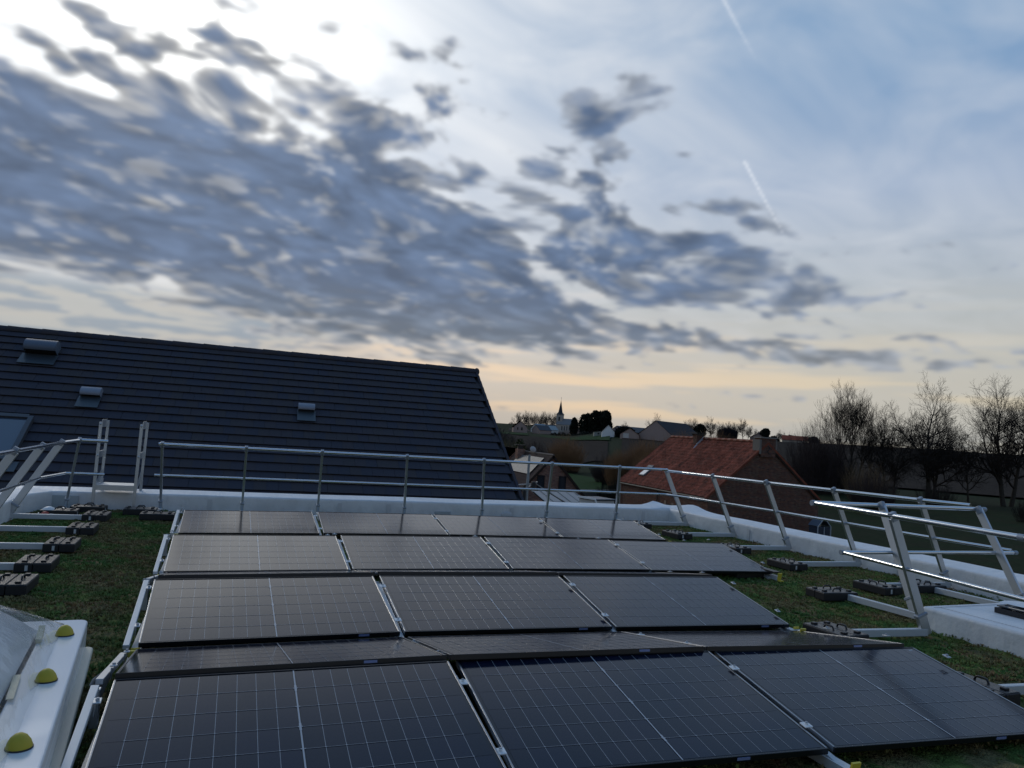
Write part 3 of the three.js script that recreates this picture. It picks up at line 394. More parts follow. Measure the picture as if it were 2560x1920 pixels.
{
  const v = [], uv = [], id = [], nx = 150, nz = 230; for (let i = 0; i <= nx; i++) for (let j = 0; j <= nz; j++) { const z = mix(4.4, -13.6, j / nz), x0 = -2.7, x1 = mix(9.4, 8.6, j / nz), x = mix(x0, x1, i / nx); v.push(x, mossH(x, z) - .012, z); uv.push(x, z); }
  for (let i = 0; i < nx; i++) for (let j = 0; j < nz; j++) { const p = i * (nz + 1) + j; id.push(p, p + nz + 1, p + 1, p + 1, p + nz + 1, p + nz + 2); }
  struct('green_roof', raw(v, id, uv), mossMat);
  // moss and sedum tufts
  const R = rng(5), tuft = (() => { const a = [], ix = []; for (let k = 0; k < 7; k++) { const t = k / 7 * 6.283 + R() * .8, r = .35 + .65 * R(), h = .5 + .7 * R(), b = a.length / 3, c = Math.cos(t), s = Math.sin(t), w = .28; a.push(-s * w * .6, -.2, c * w * .6, s * w * .6, -.2, -c * w * .6, c * r + s * w * .5, h * .75, s * r - c * w * .5, c * r * 1.25, h, s * r * 1.25, c * r - s * w * .5, h * .75, s * r + c * w * .5); ix.push(b, b + 1, b + 2, b, b + 2, b + 4, b + 4, b + 2, b + 3); } return raw(a, ix); })();
  const N = 90000, im = new THREE.InstancedMesh(tuft, mat([1, 1, 1], .9, 0), N), d = new THREE.Object3D(), col = new THREE.Color();
  for (let i = 0; i < N; i++) {
    const far = R(), z = mix(-1.2, -13.5, far ** .85), wide = R(); let x = wide < .45 ? mix(-2.62, -.2, R()) : wide < .9 ? mix(4.5, 9.0, R()) : mix(-.5, 6, R());
    const s = (.010 + .013 * R()) * (1 + .5 * fbm(x * 2, z * 2, 2)); d.position.set(x, mossH(x, z) - .010, z); d.rotation.set((R() - .5) * .5, R() * 6.28, (R() - .5) * .5); d.scale.set(s, s * (.7 + .7 * R()), s); d.updateMatrix(); im.setMatrixAt(i, d.matrix);
    const a = fbm(x * .9, z * .9, 4), c = fbm(x * 1.4 + 30, z * 1.4, 4, n2b), k = 2.1 + 2.0 * R(); let q = mix3([.052, .066, .020], [.080, .062, .030], sm(-.15, .3, a)); q = mix3(q, [.098, .056, .030], sm(.16, .45, c) * .6); q = mix3(q, [.030, .064, .020], sm(.08, .4, -a) * .7); im.setColorAt(i, col.setRGB(q[0] * k * .95, q[1] * k, q[2] * k));
  }
  im.name = 'sedum'; im.userData = { kind: 'stuff' }; lit(im); scene.add(im);
}
function parapet(name, label, pts, inwardLeft, wobble, opts = {}) { // a membrane-wrapped upstand along pts, its rounded inner edge towards the roof
  const prof = [[0, -.04], [0, .03], [.001, .12], [.003, .215], [.006, .240], [.015, .256], [.030, .264], [.2, .278], [.36, .292], [.412, .294], [.424, .282], [.43, .1], [.43, -.25]];
  const P = []; for (let k = 0; k < pts.length - 1; k++) { const n = Math.max(2, Math.round(Math.hypot(pts[k + 1][0] - pts[k][0], pts[k + 1][1] - pts[k][1]) / .14)); for (let i = 0; i < n; i++) P.push([mix(pts[k][0], pts[k + 1][0], i / n), mix(pts[k][1], pts[k + 1][1], i / n)]); } P.push(pts[pts.length - 1]);
  const v = [], uv = [], id = [], m = prof.length; let run = 0;
  for (let i = 0; i < P.length; i++) { const a = P[Math.max(0, i - 1)], b = P[Math.min(P.length - 1, i + 1)], L = Math.hypot(b[0] - a[0], b[1] - a[1]), nx = -(b[1] - a[1]) / L * inwardLeft, nz = (b[0] - a[0]) / L * inwardLeft; if (i) run += Math.hypot(P[i][0] - P[i - 1][0], P[i][1] - P[i - 1][1]);
    let q = 0; for (let j = 0; j < m; j++) { if (j) q += Math.hypot(prof[j][0] - prof[j - 1][0], prof[j][1] - prof[j - 1][1]); const w = wobble * (j > 0 && j < m - 2 ? 1 : 0), f = w * (.6 * n2(run * .8, j * .25 + 3) + .4 * n2b(run * 2.6, j * .5)), tp = j >= 5 ? w * .7 * n2(run * .55, 9) : 0, e = opts.ends ? opts.ends(i / (P.length - 1)) : 0; v.push(P[i][0] - nx * (prof[j][0] + f), prof[j][1] + tp + (j >= 6 ? e * (j - 5) / 5 : 0), P[i][1] - nz * (prof[j][0] + f)); uv.push(run, q); } }
  for (let i = 0; i < P.length - 1; i++) for (let j = 0; j < m - 1; j++) { const p = i * m + j; id.push(p, p + 1, p + m, p + m, p + 1, p + m + 1); }
  const t = thing(name, label, 'parapet wall'); part(t, 'membrane', raw(v, id, uv), M.membrane); return t;
}
const lapMat = new THREE.MeshStandardMaterial({ color: new THREE.Color(.60, .61, .62), roughness: .5 });
const pBack = parapet('parapet', 'long white membrane-covered parapet running below the tiled roof at the far edge', [[-3.0, -13.374], [-2.66, -13.38], [8.56, -13.58], [9.0, -13.588]], 1, .007, { ends: (t) => .10 * Math.exp(-(((t - .955) / .016) ** 2)) });
const pRight = parapet('parapet', 'white membrane parapet along the roof edge facing the brown field', [[8.50, -13.95], [8.56, -13.5], [8.95, -6.5], [9.35, 4.5]], 1, .007, { ends: (t) => .10 * Math.exp(-(((t - .03) / .02) ** 2)) });
const pLeft = parapet('parapet', 'short stretch of white parapet behind the slanted railing posts', [[-2.62, 4.5], [-2.68, -12.8], [-2.42, -13.41]], 1, .007);
for (const x of [-.2, 1.9, 2.75, 5.1, 7.95]) part(pBack, 'membrane_lap', box(.07, .205, .006, x, .098, -13.38 - (x + 2.66) * .0178 + .004), lapMat);
for (const z of [-11.2, -8.2]) part(pRight, 'membrane_lap', box(.006, .2, .07, 8.56 + (z + 13.5) * .0557 - .008, .098, z), lapMat);
{ const d = part(pBack, 'drain_patch', rbox(.40, .22, .012, .05, -2.28, .095, -13.375), M.patch); const e = part(pBack, 'drain_patch', rbox(.30, .10, .012, .05, 3.75, .05, -13.485), M.patch); part(pBack, 'dome_patch', new THREE.SphereGeometry(.09, 12, 6, 0, 6.283, 0, 1.57).rotateX(1.57).scale(1.2, .8, .2).translate(5.0, .06, -13.5), lapMat); }
{ // overflow drain by the corner
  const t = thing('roof_drain', 'small white domed roof drain with a red cap in the parapet corner', 'roof drain', [-2.3, 0, -12.35]); part(t, 'flange', new THREE.CylinderGeometry(.13, .15, .06, 18).translate(0, .02, -.12), M.white); part(t, 'collar', new THREE.SphereGeometry(.11, 16, 8, 0, 6.283, 0, 1.6).translate(0, .03, -.12), M.white); part(t, 'cap', new THREE.SphereGeometry(.055, 14, 8, 0, 6.283, 0, 1.7).scale(1.05, .9, 1).translate(-.02, .035, .0), M.red);
}
{ const t = thing('flat_roof_building', 'plain walls of the flat-roofed building under the green roof', 'building'); const s = new THREE.Shape([[-3.07, -4.5], [9.75, -4.5], [9.36, 6.5], [8.98, 14.0], [-3.07, 13.65]].map((p) => new THREE.Vector2(...p))); const g = new THREE.ExtrudeGeometry(s, { depth: 4.2, bevelEnabled: false }).rotateX(-Math.PI / 2).translate(0, -4.3, 0); part(t, 'wall', planarUV(g), wallPink); }

// ---------------------------------------------------------------- solar panels
const PW = 1.722, PD = 1.134;
const fingers = grainTex(64, 256, (x, y) => { const l = (y * 20) % 1, v = l < .13 ? 1.9 : 1; return [.0058 * v, .0085 * v, .0195 * v]; }, true);
const cellMats = [0, 1, 2, 3].map((k) => new THREE.MeshPhysicalMaterial({ map: fingers, color: new THREE.Color().setRGB(...[[1, 1, 1], [1.15, 1.1, 1.12], [.85, .9, .95], [1.0, 1.05, 1.2]][k]), roughness: .11, ior: 1.5, specularIntensity: .55 }));
const backsheet = new THREE.MeshPhysicalMaterial({ color: new THREE.Color(.0065, .0085, .016), roughness: .11, ior: 1.5, specularIntensity: .55 });
const gridMat = new THREE.MeshPhysicalMaterial({ color: new THREE.Color(.30, .305, .32), roughness: .11, ior: 1.5, specularIntensity: .55 });
const barMat = new THREE.MeshPhysicalMaterial({ color: new THREE.Color(.40, .41, .43), roughness: .11, ior: 1.5, specularIntensity: .55 });
const CX = .0915, CZ = .1815, cellGeo = (() => { const g = new THREE.PlaneGeometry(CX - .002, CZ - .002).rotateX(-Math.PI / 2); return g; })();
const cellAt = []; for (let i = 0; i < 18; i++) for (let j = 0; j < 6; j++) cellAt.push([.0295 + (i + .5) * CX + (i >= 9 ? .016 : 0), -(.0225 + (j + .5) * CZ)]);
const gridGeo = (() => { const g = []; for (let i = 1; i < 18; i++) if (i !== 9) g.push(box(.0025, .0006, PD - .05, .0295 + i * CX + (i > 9 ? .016 : 0), 0, -PD / 2)); for (let j = 1; j < 6; j++) for (const h of [0, 1]) { const x0 = .0295 + (h ? 9 * CX + .016 : CX), L = 8 * CX; g.push(box(L, .0004, .0020, x0 + L / 2, .0007, -(.0225 + j * CZ))); for (let i = 0; i <= 8; i++) g.push(box(.0075, .0006, .0075, x0 + i * CX, .0014, -(.0225 + j * CZ), 0, .785)); } return join(g); })();
const barGeo = join([box(.0075, .0006, PD - .03, PW / 2 + .0, 0, -PD / 2), ...[.18, .5, .82].map((t) => box(.0115, .0006, .06, PW / 2, .0007, -PD * t))]);
const frameGeo = (() => { const t = .032, w = .011; return { rail: [rbox(PW, t, w, .0025, PW / 2, -t / 2 + .0012, -w / 2), rbox(PW, t, w, .0025, PW / 2, -t / 2 + .0012, -PD + w / 2)], side: [rbox(w, t, PD - 2 * w - .002, .0025, w / 2, -t / 2 + .0012, -PD / 2), rbox(w, t, PD - 2 * w - .002, .0025, PW - w / 2, -t / 2 + .0012, -PD / 2)] }; })();
const sheetGeo = box(PW - .02, .006, PD - .02, PW / 2, -.0062, -PD / 2);
const mergedCells = join(cellAt.map(([x, z]) => cellGeo.clone().translate(x, 0, z)));
const panels = {};
function makePanel([id, x, y, z, yaw, tilt, roll], label, group, single) {
  const t = thing('solar_panel', label, 'solar panel', [0, 0, 0], 0, group); const ya = yaw * DEG, ti = tilt * DEG, ro = roll * DEG;
  const ux = new THREE.Vector3(Math.cos(ya) * Math.cos(ro), Math.sin(ro), -Math.sin(ya)).normalize(), b = new THREE.Vector3(-Math.sin(ya) * Math.cos(ti), Math.sin(ti), -Math.cos(ya) * Math.cos(ti)); b.addScaledVector(ux, -b.dot(ux)).normalize();
  const zz = b.clone().negate(), yy = new THREE.Vector3().crossVectors(zz, ux); t.quaternion.setFromRotationMatrix(new THREE.Matrix4().makeBasis(ux, yy, zz)); t.position.set(x, y, z);
  part(t, 'backsheet', sheetGeo, backsheet); for (const g of frameGeo.rail) part(t, 'frame', g, M.frame); for (const g of frameGeo.side) part(t, 'side_frame', g, M.frameLip);
  if (single) cellAt.forEach(([cx, cz], k) => { const m = part(t, 'cell', cellGeo, cellMats[(k * 7 + (k >> 2)) % 4]); m.position.set(cx, -.0022, cz); });
  else { const m = part(t, 'cell', mergedCells, cellMats[0]); m.position.y = -.0022; m.userData.kind = 'stuff'; }
  part(t, 'conductor_grid', gridGeo, gridMat).position.y = -.0012; part(t, 'center_bar', barGeo, barMat).position.y = -.0008;
  panels[id] = t; return t;
}
const rowsOf = {
  A: ['front row of dark blue panels', true], B: ['tan strip tilted away behind the front row', false], C: ['second camera-facing row of panels', true], D: ['dark sliver tilted away behind the second row', false], E: ['third camera-facing row of panels', true], G: ['last row of panels before the white parapet', false] };
const P = [['A1', -.436, .106, -3.176, -.29, 8.97, .85], ['A2', 1.330, .113, -3.245, -1.38, 8.94, -.01], ['A3', 3.123, .098, -3.237, -.91, 9.02, -.87], ['B1', -0.432, 0.304, -4.317, .42, -10.2, .75], ['B2', 1.314, 0.326, -4.331, -.43, -10.2, -.23], ['B3', 3.084, 0.307, -4.351, -.12, -10.2, -1.18],
  ['C1', -.435, .117, -5.516, .80, 9.27, .60], ['C2', 1.337, .117, -5.606, .10, 9.64, -.23], ['C3', 3.078, .115, -5.575, -.43, 9.88, -.58], ['D1', -.43, .322, -6.68, .3, -10, .6], ['D2', 1.33, .330, -6.765, 0, -10, -.2], ['D3', 3.07, .324, -6.74, -.4, -10, -.6],
  ['E1', -.466, .115, -7.888, .11, 8.97, .52], ['E2', 1.315, .114, -8.004, -.42, 9.25, .24], ['E3', 3.073, .124, -7.983, -.67, 9.20, -.21], ['E4', 4.825, .112, -7.959, -.74, 9.09, -.53], ['G1', -.488, .100, -10.419, .02, 7.49, .72], ['G2', 1.298, .114, -10.499, -1.38, 7.41, .38], ['G3', 3.069, .116, -10.546, -1.69, 7.32, -.06], ['G4', 4.799, .114, -10.473, -2.45, 7.45, -.16]];
const ordn = ['first', 'second', 'third', 'fourth'];
for (const p of P) { const [txt, single] = rowsOf[p[0][0]], k = +p[0][1], last = 'ABCD'.includes(p[0][0]) ? 3 : 4; makePanel(p, `${k === last ? 'last' : ordn[k - 1]} solar panel in the ${txt}`, txt.replace(/^/, 'the '), single); }

// rails, tilted bearers, clamps and yellow end caps that carry two rows each
function clampGeo(w) { return [rbox(w, .008, .05, .003, 0, .008, 0), new THREE.CylinderGeometry(.009, .009, .012, 10).translate(0, .016, 0)]; }
function supports(tag2, pairs, z0, zr, z1, yl, yr, side) {
  pairs.forEach(([x, kind, where], k) => {
    const t = thing('panel_support', `aluminium panel support rail ${where} the ${tag2}`, 'mounting rail', [x, 0, 0]);
    part(t, 'base_rail', [box(.06, .05, z0 - z1 + .24, 0, .035, (z0 + z1) / 2)], M.whiteRail);
    const off = kind === 'left' ? -.055 : kind === 'right' ? -.06 : 0, up = kind === 'left' ? -.012 : kind === 'mid' ? -.05 : -.09;
    part(t, 'bearer', [beam([off, yl + up - .012, z0 + .02], [off, yr + up - .012, zr + .07], .038, .03)], M.whiteRail);
    part(t, 'bearer', [beam([off, yr + up - .03, zr - .07], [off, yl + up - .02, z1], .038, .03)], M.galv);
    if (kind === 'left') part(t, 'side_plate', raw([off - .03, yr - .02, zr + .04, off - .03, yr - .02, zr - .05, off - .02, .06, z1 + .02, off - .02, .06, zr - .3], [0, 1, 2, 0, 2, 3]), M.galv);
    part(t, 'ridge_post', beam([off, .05, zr], [off, yr - .05, zr], .04, .04), M.galv);
    const L = Math.hypot(z0 - zr, yr - yl), tl = Math.atan2(yr - yl, z0 - zr);
    for (const [s, f] of [[.2, 0], [.78, 0], [.22, 1], [.80, 1]]) { const z = f ? mix(zr - .05, z1, s) : mix(z0, zr, s), y = f ? mix(yr, yl, s) : mix(yl, yr, s); const c = part(t, 'clamp', kind === 'mid' ? clampGeo(.052) : clampGeo(.034), kind === 'mid' ? M.white : M.galv); c.position.set(kind === 'mid' ? 0 : kind === 'left' ? -.018 : .022, y + (kind === 'mid' ? .002 : .004), z); c.rotation.x = f ? -tl : tl; part(t, 'bolt', new THREE.CylinderGeometry(.008, .008, .006, 8), M.clampGrey).position.set(c.position.x, y + .024, z); if (kind === 'left') part(t, 'bolt', rod([off * .5, y - .06, z], [off * .5, y, z], .005, 6), M.galv); }
    part(t, 'end_cap', [box(.055, .10, .012, 0, .055, z0 + .125, .25), box(.055, .012, .05, 0, .012, z0 + .15)], M.yellow); part(t, 'end_cap', [box(.055, .06, .012, 0, .05, z1 - .125)], M.yellow);
    if (kind === 'right' && tag2[0] === 't') part(t, 'ballast_tray', [box(.42, .09, 1.2, -.28, .05, (z0 + zr) / 2 - .1), box(.10, .02, .45, -.02, .105, z0 - .12)], M.black);
  });
}
supports('front panel pair', [[-.452, 'left', 'at the outer left end of'], [1.309, 'mid', 'under the first gap of'], [3.085, 'mid', 'under the second gap of'], [4.86, 'right', 'at the far right end of']], -3.19, -4.3, -5.42, .107, .292);
supports('middle panel pair', [[-.452, 'left', 'at the outer left end of'], [1.314, 'mid', 'under the first gap of'], [3.067, 'mid', 'under the second gap of'], [4.81, 'right', 'at the far right end of']], -5.54, -6.68, -7.8, .117, .31);
supports('third panel row', [[-.485, 'left', 'at the outer left end of'], [1.285, 'mid', 'under the first gap of'], [3.055, 'mid', 'under the second gap of'], [4.81, 'mid', 'under the third gap of'], [6.555, 'right', 'at the far right end of']], -7.94, -9.08, -10.2, .118, .30);
supports('last panel row', [[-.51, 'left', 'at the outer left end of'], [1.265, 'mid', 'under the first gap of'], [3.045, 'mid', 'under the second gap of'], [4.785, 'mid', 'under the third gap of'], [6.54, 'right', 'at the far right end of']], -10.45, -11.58, -12.6, .108, .262);
for (const id of ['A1', 'A2', 'A3', 'B1', 'B2', 'B3', 'C1', 'C2', 'C3']) part(panels[id], 'type_plate', box(.075, .014, .003, id[0] === 'A' ? 1.2 : id[0] === 'C' ? 1.46 : 1.28, -.012, .002), new THREE.MeshStandardMaterial({ color: new THREE.Color(.20, .24, .42), roughness: .5 }));

// ---------------------------------------------------------------- guard railings with slanted posts, their feet and ballast
function railing(label, { top, low, posts, ends = [] }) {
  const t = thing('guardrail', label, 'guardrail');
  const tube = (pts, r) => { const g = []; for (let i = 0; i < pts.length - 1; i++) { g.push(rod(pts[i], pts[i + 1], r, 14)); if (i) g.push(new THREE.SphereGeometry(r, 12, 8).translate(...pts[i])); } return g; };
  for (const p of top) part(t, 'top_rail', tube(p, .024), M.alu); for (const p of low) part(t, 'middle_rail', tube(p, .019), M.alu);
  for (const [b, q, leg, wide] of posts) { const s = new THREE.Vector3().crossVectors(V(leg).sub(V(b)), new THREE.Vector3(0, 1, 0)).normalize();
    const bb = V(b).setY(.02), d = V(q).sub(bb), at = (k) => bb.clone().addScaledVector(d, k);
    part(t, 'post', [beam(at(.02), at(.985), .034, wide ?? .078, s)], M.aluMatte); part(t, 'foot_sleeve', [beam(at(0), at(.17), .046, (wide ?? .078) + .014, s)], M.aluMatte); part(t, 'sleeve_collar', [beam(at(.155), at(.18), .06, (wide ?? .078) + .034, s)], M.clampGrey);
    part(t, 'base_leg', beam(V(b).setY(.045), V(leg).setY(.045), .05, .068, s), M.whiteRail);
    part(t, 'rail_clamp', [beam(at(.955), at(1.03), .05, .062, s)], M.clampGrey); }
  for (const [p, q, r] of ends) part(t, 'tube_cap', rod(p, q, r, 14), M.clampGrey);
  return t; }
const hr = 1.09;
railing('long guardrail along the far parapet in front of the tiled roof', {
  top: [[[-.98, hr, -12.68], [7.86, hr, -12.83], [7.98, hr, -12.80]]], low: [[[-1.02, .60, -12.93], [7.95, .60, -13.06], [8.12, .60, -13.02]]],
  posts: [[-.90, -.93], [.30, .28], [1.50, 1.45], [2.98, 2.86], [4.42, 4.24], [5.69, 5.55], [7.18, 6.95]].map(([b, q]) => [[b, 0, -13.12 - (b + 2) * .02], [q, hr, -12.69 - (q + 1) * .016], [b - .03, 0, -12.5], .062]), ends: [] });
railing('guardrail along the parapet facing the brown field with six slanted posts', {
  top: [[[7.98, hr - .02, -12.80], [8.06, 1.068, -12.4], [8.2, 1.08, -10.18], [8.3, 1.112, -7.33], [8.40, 1.118, -6.72]]], low: [[[8.12, .6, -13.02], [8.25, .605, -12.4], [8.42, .625, -10.18], [8.53, .64, -7.33], [8.66, .64, -6.38]]],
  posts: [[8.55, 8.03, -12.93, 7.35], [8.63, 8.11, -11.52, 7.4], [8.68, 8.16, -10.14, 7.5], [8.76, 8.24, -8.76, 7.45], [8.82, 8.29, -7.33, 7.55]].map(([b, q, z, l]) => [[b, 0, z], [q, 1.07 + .0078 * (z + 12.93), z], [l, 0, z + .02]]), ends: [] });
railing('guardrail with slanted posts at the skylight side and its short return to the ladder', {
  top: [[[-1.66, hr, -12.66], [-2.02, hr, -12.64], [-2.14, hr - .02, -12.1], [-2.2, 1.06, -6.5]]], low: [[[-1.70, .58, -12.92], [-2.22, .58, -12.9], [-2.38, .57, -12.1], [-2.44, .57, -6.5]]],
  posts: [[[-2.2, 0, -13.05], [-2.03, hr, -12.62], [-2.15, 0, -12.5], .062], ...[-12.1, -10.95, -9.68, -8.52, -7.55].map((z) => [[-2.74, 0, z], [-2.16, 1.075, z], [-1.7, 0, z + .02], .092])], ends: [] });
railing('angled guardrail corner round the white roof hatch', {
  top: [[[5.83, 1.1, -6.47], [8.46, 1.085, -6.62]], [[5.83, 1.1, -6.47], [5.66, 1.1, -4.08], [5.60, 1.1, -3.2]]], low: [[[6.05, .62, -6.27], [8.66, .62, -6.36]], [[6.05, .62, -6.27], [5.80, .62, -4.15], [5.74, .62, -3.2]]],
  posts: [[[6.20, 0, -5.37], [5.765, 1.1, -5.39], [5.25, 0, -5.42], .085], [[6.70, 0, -5.92], [6.79, 1.1, -6.50], [6.60, 0, -7.0], .085], [[8.36, 0, -5.95], [8.36, 1.085, -6.58], [8.26, 0, -7.2], .085], [[6.06, 0, -3.9], [5.66, 1.1, -3.9], [5.2, 0, -3.95], .085]],
  ends: [[[5.80, 1.1, -6.47], [5.84, 1.1, -6.47], .030], [[8.46, 1.085, -6.62], [8.52, 1.085, -6.624], .028], [[6.02, .62, -6.27], [6.06, .62, -6.27], .025], [[8.66, .62, -6.36], [8.71, .62, -6.361], .024], [[5.66, 1.1, -4.12], [5.66, 1.1, -4.07], .027]] });

function ballastBlock(label, x, z, turn, group) {
  const t = thing('ballast_block', label, 'ballast block', [x, 0, z], turn, group); t.rotation.z = (n2(x, z)) * .02;
  for (const s of [-1, 1]) { part(t, 'slab', rbox(.152, .085, .46, .008, s * .078, .048, 0), M.rubber); part(t, 'lid', rbox(.144, .012, .448, .005, s * .078, .091, 0), M.blockTop);
    const c = new THREE.TubeGeometry(new THREE.CatmullRomCurve3([[0, .09, -.055], [0, .122, -.04], [0, .128, 0], [0, .122, .04], [0, .09, .055]].map((q) => new THREE.Vector3(...q))), 12, .008, 6).translate(s * .078, 0, .0); part(t, 'handle', c, M.black);
    for (const e of [-1, 1]) part(t, 'knob', [rbox(.045, .018, .045, .006, s * .078, .105, e * .165)], M.black); }
  part(t, 'tag', box(.025, .05, .003, -.05, .05, .232), M.whiteRail); return t; }
const g1 = 'ballast blocks on the railing legs';
const bs = [[-1.63, -7.66, 0, 'black ballast block nearest the skylight dome, cut by the picture edge'], [-1.64, -8.62, 0, 'second black ballast block up from the skylight dome'], [-1.63, -9.74, 0, 'third black ballast block up from the skylight dome'], [-1.63, -10.97, 0, 'fourth black ballast block up from the skylight dome'], [-1.65, -12.2, 0, 'fifth black ballast block up from the skylight dome, by the drain'],
  [-2.17, -12.52, 1.57, 'black ballast block just right of the drain with the red cap'], [-1.88, -13.04, 1.55, 'black ballast block under the ladder against the parapet'], [-1.16, -12.9, 1.6, 'black ballast block against the parapet right of the ladder'], [-.88, -12.38, 1.57, 'black ballast block just left of the last panel row'],
  [7.28, -12.6, .1, 'black ballast block half hidden by the last panel row'], [7.36, -11.4, .08, 'black ballast block on the second railing leg past the last panel row'], [7.47, -9.98, .1, 'black ballast block half hidden by the end of the third panel row'], [7.4, -8.68, .06, 'black ballast block standing free right of the third panel row'], [7.5, -7.2, .1, 'large black ballast block in front of the slanted hatch posts on the left'],
  [6.52, -6.9, 1.5, 'black ballast block at the end of the leg slanting from the hatch post'], [8.22, -7.2, 1.55, 'black ballast block behind the hatch posts'], [5.16, -5.4, .06, 'pale-lit black ballast block just above the tan strip of panels'], [5.06, -3.98, .05, 'black ballast block hidden behind the end of the front panel row']];
{ const p0 = ballastBlock(bs[0][3], bs[0][0], bs[0][1], bs[0][2], g1); bs.slice(1).forEach(([x, z, r, l]) => copyOf(p0, 'ballast_block', l, [x, 0, z], r + .03 * n2(x * 3, z))); }

// ---------------------------------------------------------------- roof ladder with its step over the parapet
{
  const t = thing('roof_ladder', 'aluminium roof access ladder with tall twin stiles and a step over the parapet', 'ladder', [-1.59, 0, -13.22]);
  for (const s of [-1, 1]) { const x = s * .285; part(t, 'stile', beam([x - .01 + .02, 0, .02], [x + .02, 1.36, .02], .045, .03), M.aluMatte); part(t, 'stile', beam([x + .045, .42, -.42], [x + .06, 1.38, -.42], .04, .03), M.aluMatte);
    part(t, 'stile_plate', box(.012, .12, .46, x + .04, 1.34, -.2), M.aluMatte); part(t, 'stile_plate', box(.012, .1, .44, x + .03, .86, -.2), M.aluMatte); part(t, 'side_plate', raw([x + .03, .30, .05, x + .03, .42, -.42, x + .03, .62, -.42, x + .03, .42, .03].map((q) => q), [0, 1, 2, 0, 2, 3]), M.aluMatte); part(t, 'bolt', new THREE.SphereGeometry(.016, 8, 6).translate(x + .02, 1.33, .045), M.galv); part(t, 'bolt', new THREE.SphereGeometry(.016, 8, 6).translate(x + .02, .85, .045), M.galv); }
  part(t, 'step', [box(.55, .03, .44, .01, .385, -.2), box(.55, .07, .012, .01, .355, .025)], M.aluMatte); for (const z of [-.5, -.5]) break;
  for (let k = 0; k < 4; k++) part(t, 'rung', box(.54, .03, .07, .03, .1 - k * .28, -.47), M.aluMatte); for (const s of [-1, 1]) part(t, 'ladder_rail', box(.04, 3.4, .05, s * .285 + .045, -1.25, -.47), M.aluMatte);
}
